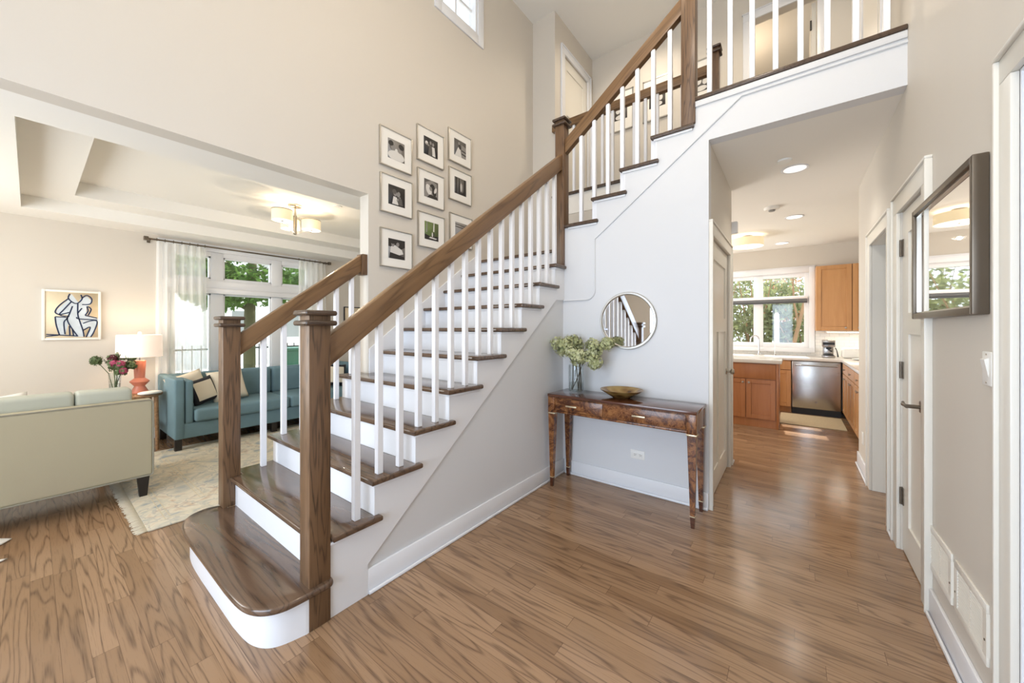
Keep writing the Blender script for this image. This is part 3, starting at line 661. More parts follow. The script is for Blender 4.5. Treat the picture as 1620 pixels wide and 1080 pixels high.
bx(LX-.045, LX+.045, 1.70, 1.746, 1.79, 1.965, .004).build('wall_block', M['newel'], rl)
rl = thing('stair_railing', 'railing of the upper flight above the console table, with capped landing newel post', 'railing', (-1.738, 3.058, 0))
newel(rl, -1.738, 3.058, 10*R, 3.305)
zu = lambda x: 3.16+.765*(x+1.614)
MB().prism([(-1.692, zu(-1.692)-.13), (-.675, zu(-.675)-.13), (-.675, zu(-.675)), (-1.692, zu(-1.692))], 'y', 3.03, 3.088, .006, 2).build('handrail', M['rail_up_x'], rl)
newel(rl, -.628, 3.058, 15*R, 4.13, .049)
for i in range(7):
    x = -1.530+.128*i-.016+.0
    n = 12+int((x-X12-.02)/T)
    balu(rl, x+.012, 3.058, n*R, zu(x)-.13+.008)
rl = thing('balcony_railing', 'guard railing along the bridge over the hallway, white balusters on dark nosing', 'railing', (0, 3.058, 16*R))
for i in range(9):
    x = -.493+.1325*i
    if x < XR-.02: balu(rl, x+.004, 3.058, 16*R, 4.03)
bx(-.58, XR, 3.028, 3.088, 4.02, 4.13, .006).build('handrail', M['rail_x'], rl)
rl = thing('hallway_railing', 'upstairs hallway guard railing at the back of the stairwell, seen behind the upper flight', 'railing', (-1.6, 4.19, 16*R))
newel(rl, -.628, 4.20, 16*R, 4.165, .042)
bx(-2.52, -.66, 4.165, 4.225, 3.91, 4.01, .006).build('handrail', M['rail_x'], rl)
for i in range(14): balu(rl, -.80-.128*i, 4.195, 16*R, 3.915)
# ------------------------------------------------------------------ console table and what stands by it
t = thing('console_table', 'burl wood console table with two drawers and tapered legs against the white wall', 'table', (-1.08, 2.84, 0))
cx0, cx1, cy0, cy1 = -1.655, -.502, 2.665, 3.005
bx(cx0, cx1, cy0, cy1, .762, .785, .004).build('tabletop', M['darkwood'], t)
w = MB(); w.box(cx0+.006, cx1-.006, cy0+.018, cy1-.006, .64, .762); w.box(cx0+.006, cx1-.006, cy0+.006, cy0+.02, .632, .648, .003)
w.build('apron', M['burl'], t)
for sx in (0, 1):
    for sy in (0, 1):
        ax = cx0+.004 if sx == 0 else cx1-.064; ay = cy0+.004 if sy == 0 else cy1-.064
        w = MB(); w.box(ax, ax+.06, ay, ay+.06, .628, .762, .002)
        ox = ax if sx == 0 else ax+.06; oy = ay if sy == 0 else ay+.06     # outer corner stays plumb, inner sides taper
        dx = 1 if sx == 0 else -1; dy = 1 if sy == 0 else -1
        def ring(z, s, i): return [(ox+dx*i, oy+dy*i, z), (ox+dx*(i+s), oy+dy*i, z), (ox+dx*(i+s), oy+dy*(i+s), z), (ox+dx*i, oy+dy*(i+s), z)]
        A, B = ring(.62, .056, .002), ring(.075, .028, .012)
        for k in range(4): w.face([A[k], A[(k+1) % 4], B[(k+1) % 4], B[k]])
        bmesh.ops.remove_doubles(w.bm, verts=w.bm.verts[:], dist=1e-5); bmesh.ops.recalc_face_normals(w.bm, faces=w.bm.faces[:])
        lg = w.build('leg', M['burl'], t)
        cxx, cyy = ox+dx*.026, oy+dy*.026
        w = MB(); A, B = ring(.078, .030, .011), ring(.0, .022, .014)
        w.face(A); w.face(B[::-1])
        for k in range(4): w.face([A[k], A[(k+1) % 4], B[(k+1) % 4], B[k]])
        bmesh.ops.remove_doubles(w.bm, verts=w.bm.verts[:], dist=1e-5); bmesh.ops.recalc_face_normals(w.bm, faces=w.bm.faces[:])
        w.build('foot_tip', M['darkwood'], lg)
        x0, x1 = sorted((ox-dx*.003, ox+dx*.063)); y0, y1 = sorted((oy-dy*.003, oy+dy*.063))
        b = MB(); b.box(x0, x1, y0, y1, .618, .629, .002); b.build('metal_band', M['brass'], lg); b = MB(); x0, x1 = sorted((ox+dx*.010, ox+dx*.043)); y0, y1 = sorted((oy+dy*.010, oy+dy*.043)); b.box(x0, x1, y0, y1, .076, .082)
        b.build('ankle_band', M['brass'], lg)
for a, b_ in ((-1.578, -1.166), (-1.156, -.572)):
    dr = bx(a, b_, cy0+.010, cy0+.022, .655, .752, .002).build('drawer', M['burl'], t)
    m = -1.43 if a < -1.3 else -.885
    h = MB(); h.box(m-.048, m+.048, cy0-.008, cy0-.002, .694, .706, .002); h.cyl((m-.035, cy0-.004, .70), (m-.035, cy0+.012, .70), .004); h.cyl((m+.035, cy0-.004, .70), (m+.035, cy0+.012, .70), .004)
    h.build('drawer_pull', M['brass'], dr)
vx, vy, vz = -1.485, 2.86, .785
v = thing('glass_vase', 'clear glass cylinder vase on the left end of the console table', 'vase', (vx, vy, vz))
MB().lathe([(0, .002), (.058, .002), (.064, .006), (.066, .012), (.066, .235), (.063, .237), (.0605, .235), (.0605, .016), (.055, .012), (0, .012)], (vx, vy, vz), 32).build('vessel', M['vaseglass'], v)
MB().lathe([(0, .013), (.059, .013), (.059, .085), (0, .085)], (vx, vy, vz), 24).build('water', M['water'], v)
rng = random.Random(5)
def floret(mb, c, nrm, s):
    nrm = nrm.normalized(); a = nrm.orthogonal().normalized(); b = nrm.cross(a); th = rng.random()*6.3
    a, b = a*math.cos(th)+b*math.sin(th), b*math.cos(th)-a*math.sin(th)
    for k in range(4):
        d = a*math.cos(k*PI/2)+b*math.sin(k*PI/2); e = a*math.cos(k*PI/2+PI/2)+b*math.sin(k*PI/2+PI/2)
        mb.face([c, c+d*s*.6+e*s*.45+nrm*s*.1, c+d*s*1.05+nrm*s*.3, c+d*s*.6-e*s*.45+nrm*s*.1])
heads = [(-1.60, 2.82, 1.165, .088, 'hydrangea stem in the glass vase with the leftmost pale green head', 0), (-1.515, 2.90, 1.205, .075, 'hydrangea stem in the glass vase whose head stands highest at the back', 0),
         (-1.455, 2.79, 1.10, .078, 'hydrangea stem in the glass vase with the pale head at the centre front', 1), (-1.335, 2.87, 1.175, .082, 'hydrangea stem in the glass vase with a green head leaning right', 0),
         (-1.295, 2.82, 1.06, .066, 'hydrangea stem in the glass vase with the lowest drooping green head', 0), (-1.235, 2.90, 1.195, .07, 'hydrangea stem in the glass vase with the rightmost head near the round mirror', 0)]
for i, (x, y, z, r, lb, k) in enumerate(heads):
    h = thing('hydrangea', lb, 'flower', (vx, vy, vz+.02), 'dried hydrangeas in the console vase')
    a = 1.2*i+.5; p0 = Vector((vx+.045*math.cos(a+2.6), vy+.04*math.sin(a+2.6), vz+.022)); p2 = Vector((vx+(x-vx)*.22, vy+(y-vy)*.22, vz+.245)); p3 = Vector((x, y, z))
    pm = p2+(p3-p2)*.5+Vector((0, 0, .02))
    MB().tube([p0, (p0+p2)/2+Vector((.006, 0, 0)), p2, pm, p3], [.0035, .004, .0045, .0045, .003], 6).build('stem', M['stem'], h)
    mb = MB()
    subs = [Vector((rng.uniform(-.5, .5)*r, rng.uniform(-.4, .4)*r, rng.uniform(-.45, .5)*r)) for _ in range(5)]
    for q in range(330):
        sub = subs[q % 5]; u = Vector((rng.gauss(0, 1), rng.gauss(0, 1), rng.gauss(0, 1))).normalized(); rr = r*.72*(.7+.4*rng.random())
        mb.mi = 0 if rng.random() < .7 else 1
        floret(mb, p3+sub+Vector((u.x*rr, u.y*rr, u.z*rr*.9)), u, r*rng.uniform(.14, .22))
    mb.build('flower_head', [M['hyd'], M['hyd2']] if k == 0 else [M['hyd2'], M['hyd']], h, angle=180)
b = MB(); b.lathe([(0, .0), (.062, .0), (.07, .004), (.11, .028), (.163, .062), (.166, .067), (.160, .066), (.11, .038), (.06, .014), (0, .012)], (-1.085, 2.86, .785), 40)
m, nt, bs = newmat('gilded_resin'); tc = N(nt, 'ShaderNodeTexCoord'); vo = N(nt, 'ShaderNodeTexVoronoi'); vo.inputs['Scale'].default_value = 14; nt.links.new(tc.outputs['Object'], vo.inputs['Vector'])
nt.links.new(ramp(nt, vo.outputs['Distance'], [(.05, (74, 50, 24)), (.35, (140, 104, 52)), (.7, (176, 146, 88))]), bs.inputs['Base Color']); bs.inputs['Roughness'].default_value = .18; bs.inputs['Metallic'].default_value = .55
b.build('bowl', m, None, (-1.085, 2.86, .785), 'shallow round golden brown bowl on the console table under the mirror', 'bowl')
mr = thing('round_mirror', 'round mirror with a thin silver frame on the wall above the console table', 'mirror', (-1.096, YC, 1.40))
RM = Matrix.Rotation(PI/2, 4, 'X')
MB().lathe([(.214, 0), (.238, 0), (.240, .012), (.234, .022), (.222, .022), (.215, .014), (.214, 0)], (-1.096, YC, 1.40), 64, RM).build('frame', M['silver'], mr)
MB().lathe([(0, .010), (.217, .010), (.217, .002), (0, .002)], (-1.096, YC, 1.40), 64, RM).build('glass', M['mirror'], mr)
def outlet(name, lb, c, nrm, sideways=True):
    t = thing(name, lb, 'outlet', c)
    x, y, z = c
    if nrm == '-y':
        hw, hh = (.058, .036)
        bx(x-hw, x+hw, y-.006, y, z-hh, z+hh, .003).build('plate', M['white'], t)
        for s in (-1, 1):
            q = bx(x+s*.022-.016, x+s*.022+.016, y-.009, y-.005, z-.014, z+.014, .004).build('socket', M['white'], t)
            w = MB(); w.box(x+s*.022-.006, x+s*.022+.006, y-.0095, y-.0088, z+.004, z+.0065); w.box(x+s*.022-.006, x+s*.022+.006, y-.0095, y-.0088, z-.0065, z-.004); w.cyl((x+s*.022+.010, y-.0095, z), (x+s*.022+.010, y-.0088, z), .0025, seg=8); w.build('slots', M['grey3'], q)
    return t
outlet('power_outlet', 'white double power outlet low on the wall under the console table', (-1.012, YC, .30), '-y')

# ------------------------------------------------------------------ nine gallery frames
def ell(mb, y, z, a, b, rot=0, d=0, n=18, x=0):
    pts = []
    for k in range(n):
        u, v = a*math.cos(2*PI*k/n), b*math.sin(2*PI*k/n)
        pts.append((x+d, y+u*math.cos(rot)-v*math.sin(rot), z+u*math.sin(rot)+v*math.cos(rot)))
    mb.face(pts)
def ppoly(mb, y, z, pts, d, x): mb.face([(x+d, y+p[0], z+p[1]) for p in pts])
PH = [   # (y centre, z centre, label, background, figures) figures: list of (material, kind, data); units of the 0.175 m print
 (2.015, 2.945, 'square silver frame, top left of nine, two faces close over a baby', 1, [(0, 'e', (0, -.30, .55, .30, 0)), (3, 'e', (-.26, .14, .16, .22, .3)), (1, 'e', (-.22, .10, .13, .18, .3)), (2, 'e', (-.32, .28, .17, .15, .4)), (1, 'e', (.22, .08, .13, .19, -.3)), (2, 'e', (.30, .26, .19, .16, -.5)), (0, 'e', (0, -.02, .09, .12, 0)), (0, 'e', (.1, -.35, .4, .16, .1))], 0),
 (2.02, 2.535, 'square silver frame, middle of the left column, couple leaning together in a dark photo', 2, [(1, 'e', (-.10, .12, .12, .17, .2)), (4, 'e', (-.14, .2, .13, .14, .2)), (1, 'e', (.10, .10, .11, .16, -.2)), (0, 'p', ((-.28, -.45), (-.20, -.05), (0, -.08), (.10, -.45))), (1, 'p', ((-.02, -.2), (.18, .0), (.24, -.04), (.02, -.32))), (4, 'p', ((.1, -.45), (.1, -.05), (.3, -.1), (.38, -.45)))], 0),
 (2.02, 2.053, 'square silver frame, bottom of the left column, pair in white reclining', 1, [(2, 'p', ((-.5, .1), (-.5, .5), (.5, .5), (.5, .15), (.2, .0))), (0, 'p', ((-.4, -.2), (-.35, .1), (-.1, .2), (.3, .0), (.4, -.2), (.1, -.3))), (1, 'e', (-.24, .22, .1, .13, 0)), (2, 'e', (-.24, .31, .11, .08, 0)), (1, 'e', (.05, .24, .1, .13, -.3)), (2, 'p', ((-.45, -.5), (-.4, -.2), (.1, -.28), (.45, -.35), (.45, -.5)))], 0),
 (2.415, 3.13, 'square silver frame, top of the middle column, dancing pair in a dark photo', 2, [(0, 'e', (-.30, .16, .11, .12, 0)), (1, 'e', (-.02, .24, .08, .11, 0)), (1, 'e', (.16, .20, .08, .11, 0)), (1, 'p', ((-.35, .08), (-.32, .16), (.2, .02), (.18, -.08))), (0, 'p', ((.1, -.45), (.08, .06), (.26, .06), (.34, -.45))), (4, 'p', ((-.2, -.5), (-.12, .1), (.06, .1), (.06, -.5)))], 0),
 (2.42, 2.715, 'square silver frame, centre of nine, embracing pair in a grey photo', 4, [(1, 'p', ((-.5, -.5), (-.4, .3), (.0, .5), (.4, .4), (.5, -.5))), (0, 'e', (-.18, -.05, .2, .34, .4)), (2, 'e', (.08, .12, .20, .22, 0)), (1, 'e', (-.04, .02, .11, .14, .3)), (2, 'e', (.22, -.16, .16, .2, .3)), (0, 'e', (.30, .0, .09, .2, -.4)), (2, 'p', ((-.3, -.5), (-.1, -.3), (.4, -.34), (.5, -.5)))], 0),
 (2.425, 2.30, 'square silver frame, bottom of the middle column, coloured photo of a pair under green trees', 5, [(2, 'p', ((-.5, -.5), (-.5, -.2), (-.1, -.3), (.5, -.24), (.5, -.5))), (1, 'p', ((-.4, -.1), (-.36, .5), (-.3, .5), (-.32, -.1))), (0, 'p', ((.1, .0), (.14, .5), (.2, .5), (.2, .0))), (0, 'e', (.05, -.18, .05, .15, 0)), (4, 'e', (.16, -.2, .05, .15, 0)), (0, 'p', ((-.2, -.4), (-.1, -.32), (.4, -.36), (.3, -.42)))], 0),
 (2.82, 3.272, 'square silver frame, top of the right column, figure in a long white gown', 4, [(1, 'p', ((.1, -.5), (.1, .3), (.5, .2), (.5, -.5))), (2, 'p', ((.12, -.3), (.12, -.22), (.5, -.26), (.5, -.34))), (2, 'p', ((.12, -.1), (.12, -.02), (.5, -.06), (.5, -.14))), (0, 'p', ((-.45, -.5), (-.2, .0), (-.1, .12), (.02, .0), (.12, -.5))), (2, 'e', (-.04, .10, .12, .18, .5)), (1, 'e', (-.1, .3, .08, .1, 0))], 0),
 (2.825, 2.866, 'square silver frame, middle of the right column, standing pair between dark tree trunks', 3, [(2, 'p', ((-.4, -.5), (-.4, .5), (-.3, .5), (-.3, -.5))), (2, 'p', ((-.16, -.5), (-.14, .5), (-.08, .5), (-.06, -.5))), (2, 'p', ((.3, -.5), (.3, .5), (.42, .5), (.42, -.5))), (0, 'e', (.05, -.05, .06, .3, 0)), (1, 'e', (.17, -.06, .06, .3, 0)), (1, 'e', (.06, .26, .04, .06, 0))], 0),
 (2.835, 2.385, 'square silver frame, bottom right of nine, partly hidden by the handrail', 1, [(3, 'p', ((-.5, .2), (-.5, .26), (.5, .22), (.5, .16))), (3, 'p', ((-.5, .34), (-.5, .4), (.5, .36), (.5, .3))), (2, 'e', (.05, -.2, .3, .2, .5)), (2, 'p', ((-.5, -.5), (-.3, -.3), (.2, -.2), (.5, -.5)))], 0)]
for y, z, lb, bg, figs, _ in PH:
    f = thing('picture_frame', lb, 'picture', (XP, y, z), 'gallery of nine square photos')
    s = .17; w = MB()
    for a in (0, 1):
        w.box(XP+.001, XP+.022, y-s, y+s, z+(s-.008 if a else -s), z+(s if a else -s+.008), .001); w.box(XP+.001, XP+.022, y+(s-.008 if a else -s), y+(s if a else -s+.008), z-s+.008, z+s-.008, .001)
    w.build('frame', M['silver'], f)
    bx(XP+.002, XP+.014, y-s+.008, y+s-.008, z-s+.008, z+s-.008).build('mat_board', M['mat'], f)
    mb = MB(); k = .088; MATS = [M['paper'], M['grey1'], M['grey2'], M['grey3'], M['grey3'], M['green']]
    mb.mi = bg; mb.box(XP+.0142, XP+.0148, y-k, y+k, z-k, z+k)
    for i, (mi, kind, q) in enumerate(figs):
        mb.mi = mi; dd = .0150+.00012*i
        if kind == 'e': ell(mb, y+q[0]*2*k, z+q[1]*2*k, q[2]*2*k*.9, q[3]*2*k*.9, q[4], dd, 20, XP)
        else: ppoly(mb, y, z, [(a*2*k, b*2*k) for a, b in q], dd, XP)
    # keep figures inside the print
    for vv in mb.bm.verts:
        vv.co.y = min(max(vv.co.y, y-k), y+k); vv.co.z = min(max(vv.co.z, z-k), z+k)
    mb.build('photograph', MATS, f, angle=180)

# ------------------------------------------------------------------ right wall fittings
f = thing('wall_mirror', 'rectangular mirror in a dark pewter frame on the right hallway wall', 'mirror', (XR, 2.31, 1.65))
y0, y1, z0, z1, xa = 1.925, 2.715, 1.385, 1.925, XR-.040
w = MB(); t_ = .026
for a, b_ in ((y0, y0+t_), (y1-t_, y1)): w.box(xa, XR-.001, a, b_, z0, z1, .004)
for a, b_ in ((z0, z0+t_), (z1-t_, z1)): w.box(xa, XR-.001, y0+t_, y1-t_, a, b_, .004)
w.build('frame', M['pewter'], f)
w = MB(); e = .007
for a, b_ in ((y0+t_, y0+t_+e), (y1-t_-e, y1-t_)): w.box(xa+.012, XR-.006, a, b_, z0+t_, z1-t_)
for a, b_ in ((z0+t_, z0+t_+e), (z1-t_-e, z1-t_)): w.box(xa+.012, XR-.006, y0+t_, y1-t_, a, b_)
w.build('inner_lip', M['silver'], f)
bx(xa+.020, XR-.004, y0+t_, y1-t_, z0+t_, z1-t_).build('glass', M['mirror'], f)
s_ = thing('light_switch', 'white rocker light switch on the right wall below the framed mirror', 'light switch', (XR, 1.935, 1.205))
bx(XR-.006, XR, 1.900, 1.972, 1.148, 1.262, .003).build('plate', M['white'], s_)
w = MB(); w.prism([(XR-.006, 1.175), (XR-.016, 1.235), (XR-.006, 1.240)], 'y', 1.918, 1.952); w.build('rocker', M['white'], s_)
w = MB(); w.cyl((XR-.0075, 1.936, 1.252), (XR-.005, 1.936, 1.252), .003, seg=8); w.cyl((XR-.0075, 1.936, 1.158), (XR-.005, 1.936, 1.158), .003, seg=8); w.build('screw', M['nickel'], s_)
for y0, y1, lb in ((2.275, 2.585, 'white floor-level air return grille nearest the narrow door'), (1.930, 2.235, 'white floor-level air return grille nearest the viewer')):
    v = thing('air_vent', lb, 'vent', (XR, (y0+y1)/2, .21), 'air return grilles low on the right wall')
    w = MB(); z0, z1 = .212, .42; e = .03
    w.box(XR-.008, XR, y0, y1, z0, z0+e, .002); w.box(XR-.008, XR, y0, y1, z1-e, z1, .002); w.box(XR-.008, XR, y0, y0+e, z0+e, z1-e); w.box(XR-.008, XR, y1-e, y1, z0+e, z1-e); w.box(XR-.006, XR, (y0+y1)/2-.006, (y0+y1)/2+.006, z0+e, z1-e)
    w.build('frame', M['door'], v)
    w = MB()
    for k in range(13):
        z = z0+e+.002+k*(z1-z0-2*e)/13; w.prism([(XR-.0015, z+.005), (XR-.007, z), (XR-.007, z+.002), (XR-.0015, z+.007)], 'y', y0+e, y1-e)
    w.build('louvre', M['door'], v)
    bx(XR-.0012, XR-.0002, y0+e, y1-e, z0+e, z1-e).build('backing', M['grey1'], v)
    w = MB(); 
    for yy in (y0+.012, y1-.012): w.cyl((XR-.010, yy, (z0+z1)/2-.02), (XR-.007, yy, (z0+z1)/2-.02), .004, seg=8)
    w.build('screw', M['pewter'], v)
bx(XR-.006, XR, 4.66, 4.73, .26, .375, .003).build('blank_plate', M['white'], None, (XR, 4.69, .32), 'small white blank wall plate low near the kitchen end of the right wall', 'wall plate')

# ------------------------------------------------------------------ hall ceiling
for i, (x, y, lb) in enumerate(((.015, 4.035, 'recessed ceiling light nearest the viewer in the hallway'), (.016, 5.78, 'recessed ceiling light beyond the smoke detector'), (-.14, 7.45, 'recessed ceiling light before the kitchen window, right one'), (-.86, 7.45, 'recessed ceiling light before the kitchen window, left one beyond the drum light'))):
    c = thing('recessed_light', lb, 'ceiling light', (x, y, HS), 'recessed lights in the hall and kitchen ceiling')
    MB().lathe([(.080, 0), (.098, 0), (.100, -.004), (.094, -.007), (.080, -.004), (.080, 0)], (x, y, HS), 36).build('trim_ring', M['trim'], c)
    MB().lathe([(0, -.001), (.081, -.001), (.081, -.004), (0, -.004)], (x, y, HS), 36).build('lens', M['lens'], c)
    light('can_beam', 'SPOT', (x, y, HS-.02), 26 if i == 0 else 22, (1, .93, .82), spot=2.3, radius=.07)
MB().lathe([(0, 0), (.050, 0), (.050, -.010), (.046, -.014), (0, -.014)], (-.054, 3.78, HS), 28).build('sprinkler_cover', M['white'], None, (-.054, 3.78, HS), 'white flat sprinkler cover disc beside the nearest hallway light', 'sprinkler')
c = thing('smoke_detector', 'round smoke detector on the hallway ceiling between the recessed lights', 'smoke detector', (-.19, 5.17, HS))
MB().lathe([(0, 0), (.075, 0), (.075, -.018), (.066, -.03), (0, -.032)], (-.19, 5.17, HS), 32).build('body', M['mat'], c)
MB().lathe([(0, -.030), (.035, -.031), (.030, -.046), (0, -.048)], (-.19, 5.17, HS), 24).build('sensor', M['grey1'], c)
c = thing('drum_ceiling_light', 'cream drum flush ceiling light at the kitchen edge of the hallway', 'ceiling light', (-.54, 6.55, HS))
MB().lathe([(0, 0), (.065, 0), (.062, -.02), (0, -.022)], (-.54, 6.55, HS), 24).build('canopy', M['nickel'], c)
MB().lathe([(0, -.02), (.010, -.02), (.010, -.06), (0, -.06)], (-.54, 6.55, HS), 12).build('stem', M['nickel'], c)
MB().lathe([(.20, -.045), (.203, -.045), (.203, -.165), (.20, -.165), (.20, -.045)], (-.54, 6.55, HS), 40).build('shade', M['drum'], c)
w = MB(); w.lathe([(0, -.158), (.199, -.158), (.199, -.163), (0, -.163)], (-.54, 6.55, HS), 40); w.build('diffuser', M['lens'], c)
w = MB(); w.lathe([(0, -.163), (.012, -.163), (.010, -.175), (0, -.178)], (-.54, 6.55, HS), 16); w.build('finial', M['nickel'], c)
light('drum_bulb', 'POINT', (-.54, 6.55, HS-.10), 1.0, WARM, radius=.05)
light('drum_glow', 'POINT', (-.54, 6.55, HS-.34), 2.5, (1, .86, .68), radius=.015)
struct('trim_4b', bx(XE-.1, XE+.05, 4.33, 4.38, 2.3, 2.42, .01), M['trim'], 'white head trim end where the hall opens to the left of the kitchen', 'moulding').name = 'trim_5'

# ------------------------------------------------------------------ kitchen
def shaker(parent, x0, x1, z0, z1, y, mat, axis='y', kn=None, fr=.055, name='door'):
    """door front on plane y (facing -y) or x (facing -x); x0,x1 run along the other axis"""
    w = MB()
    def B(a0, a1, c0, c1, d0, d1):
        if axis == 'y': w.box(a0, a1, y-d1, y-d0, c0, c1, .002, 1)
        else: w.box(y-d1, y-d0, a0, a1, c0, c1, .002, 1)
    if fr:
        B(x0, x0+fr, z0, z1, 0, .02); B(x1-fr, x1, z0, z1, 0, .02); B(x0+fr, x1-fr, z0, z0+fr, 0, .02); B(x0+fr, x1-fr, z1-fr, z1, 0, .02); B(x0+fr, x1-fr, z0+fr, z1-fr, 0, .012)
    else: B(x0, x1, z0, z1, 0, .02)
    d = w.build(name, mat, parent)
    if kn:
        k = MB(); p = (kn[0], y-.02, kn[1]) if axis == 'y' else (y-.02, kn[0], kn[1])
        mx = Matrix.Rotation(PI/2, 4, 'X') if axis == 'y' else Matrix.Rotation(-PI/2, 4, 'Y')
        k.lathe([(0, 0), (.006, 0), (.006, .010), (.014, .016), (.014, .022), (0, .026)], p, 14, mx); k.build('knob', M['nickel'], d)
    return d
isl = thing('kitchen_island', 'reddish brown kitchen island cabinet with doors facing the hallway', 'cabinet', (-.8, 6.3, 0))
w = MB(); w.box(-1.5, -.17, 5.975, 6.60, .10, .865); w.box(-1.5, -.17, 5.975, 6.60, 0, .10); w.box(-.17, -.145, 5.955, 6.62, 0, .865, .002); w.build('body', M['maple_dark'], isl)
w = MB(); w.box(-1.5, -.175, 5.955, 5.975, .655, .855, .002); w.build('drawer_front', M['maple_dark'], isl)
shaker(isl, -.505, -.178, .115, .645, 5.975, M['maple_dark'], kn=(-.475, .60)); shaker(isl, -.84, -.515, .115, .645, 5.975, M['maple_dark'], kn=(-.545, .60)); shaker(isl, -1.18, -.85, .115, .645, 5.975, M['maple_dark'], kn=(-.88, .60))
bx(-1.55, -.112, 5.93, 6.65, .866, .915, .006).build('island_countertop', M['stone'], None, (-.8, 6.3, .866), 'pale stone countertop on the kitchen island', 'countertop')
P = [(-1.6, 7.27), (.575, 7.27), (.575, 5.3), (1.215, 5.3), (1.215, 7.945), (-1.6, 7.945)]
MB().prism(P, 'z', .832, .872, .004).build('countertop', M['stone'], None, (0, 7.6, .832), 'pale stone countertop wrapping the kitchen corner under the window', 'countertop')
cb = thing('base_cabinet', 'narrow maple base cabinet just left of the dishwasher', 'cabinet', (-.22, 7.6, 0))
w = MB(); w.box(-.45, -.018, 7.31, 7.94, .09, .83); w.box(-.45, -.018, 7.36, 7.94, 0, .09); w.build('body', M['maple'], cb)
shaker(cb, -.44, -.022, .68, .82, 7.31, M['maple'], fr=0, name='drawer'); shaker(cb, -.44, -.022, .10, .67, 7.31, M['maple'])
dw = thing('dishwasher', 'stainless steel dishwasher under the kitchen counter', 'dishwasher', (.285, 7.6, 0))
bx(-.010, .575, 7.31, 7.93, .08, .83).build('body', M['grey2'], dw)
w = MB(); w.box(-.008, .573, 7.285, 7.31, .095, .825, .008, 3); w.build('door', M['steel'], dw)
w = MB(); w.tube([(.03, 7.255, .765), (.535, 7.255, .765)], .012, 10); w.cyl((.05, 7.255, .765), (.05, 7.29, .765), .008); w.cyl((.515, 7.255, .765), (.515, 7.29, .765), .008); w.build('handle', M['chrome'], dw)
w = MB(); w.box(-.008, .573, 7.32, 7.36, .0, .09); w.build('toe_kick', M['black'], dw)
w = MB(); w.lathe([(0, 0), (.014, 0), (.014, .003), (0, .003)], (.285, 7.285, .20), 20, RM); w.lathe([(.010, .003), (.012, .003), (.012, .004), (.010, .004), (.010, .003)], (.285, 7.285, .20), 20, RM); w.build('badge', M['grey1'], dw)
for i, (y0, y1, lb) in enumerate(((6.62, 7.26, 'maple base cabinet in the right kitchen run, farthest, in the corner by the dishwasher'), (5.98, 6.61, 'maple base cabinet in the right kitchen run, middle'), (5.32, 5.97, 'maple base cabinet in the right kitchen run, nearest the hallway'))):
    cb = thing('base_cabinet', lb, 'cabinet', (.9, (y0+y1)/2, 0), 'right-hand base cabinets')
    w = MB(); w.box(.605, 1.21, y0, y1, .09, .83); w.box(.66, 1.21, y0, y1, 0, .09); w.build('body', M['maple'], cb)
    shaker(cb, y0+.006, y1-.006, .68, .82, .605, M['maple'], 'x', kn=((y0+y1)/2, .75), fr=0, name='drawer')
    m_ = (y0+y1)/2
    shaker(cb, y0+.006, m_-.003, .10, .67, .605, M['maple'], 'x', kn=(m_-.035, .62)); shaker(cb, m_+.003, y1-.006, .10, .67, .605, M['maple'], 'x', kn=(m_+.035, .62))
cb = thing('wall_cabinet', 'maple wall cabinet right of the kitchen window', 'cabinet', (.5, 7.8, 1.296))
bx(.297, .722, 7.64, 7.945, 1.296, 2.326).build('body', M['maple'], cb); shaker(cb, .300, .719, 1.30, 2.322, 7.64, M['maple'], kn=(.65, 1.345), fr=.06)
cb = thing('wall_cabinet', 'second maple wall cabinet, cut off by the hallway wall on its right', 'cabinet', (.97, 7.8, 1.296))
bx(.726, 1.215, 7.64, 7.945, 1.296, 2.326).build('body', M['maple'], cb); shaker(cb, .729, 1.212, 1.30, 2.322, 7.64, M['maple'], kn=(.80, 1.345), fr=.06)
ul = thing('under_cabinet_light', 'glowing light strip under the maple wall cabinet', 'light', (.78, 7.75, 1.27))
w = MB(); w.box(.43, 1.18, 7.66, 7.72, 1.274, 1.295, .003); w.build('housing', M['white'], ul)
bx(.44, 1.17, 7.665, 7.715, 1.268, 1.274).build('strip', M['led'], ul)
light('under_cabinet_glow', 'AREA', (.8, 7.69, 1.26), 3, (1, .93, .8), .7, .05)
w = MB(); w.box(.298, 1.21, 7.938, 7.949, .873, 1.296); w.box(-1.6, .298, 7.938, 7.949, .873, .93); w.box(1.208, 1.219, 5.3, 7.938, .873, 1.296)
struct('wall_backsplash', w, M['tile'], 'pale tiled backsplash above the kitchen counter', 'backsplash')
fc = thing('kitchen_faucet', 'tall arched chrome kitchen faucet in front of the window', 'faucet', (-.472, 7.82, .872))
w = MB(); w.lathe([(0, 0), (.028, 0), (.026, .01), (.018, .03), (.016, .06), (0, .06)], (-.472, 7.82, .872), 18); w.build('base', M['chrome'], fc)
w = MB(); w.tube([(-.472, 7.82, .92), (-.472, 7.82, 1.13)]+[(-.534+.062*math.cos(a), 7.82, 1.13+.075*math.sin(a)) for a in [PI*k/10 for k in range(0, 11)]]+[(-.600, 7.82, 1.085)], .011, 10); w.build('spout', M['chrome'], fc)
w = MB(); w.tube([(-.456, 7.82, .93), (-.43, 7.82, .955), (-.40, 7.82, .965)], [.007, .006, .005], 8); w.build('lever', M['chrome'], fc)
fc = thing('water_tap', 'small chrome water tap right of the tall kitchen faucet', 'faucet', (-.244, 7.82, .872))
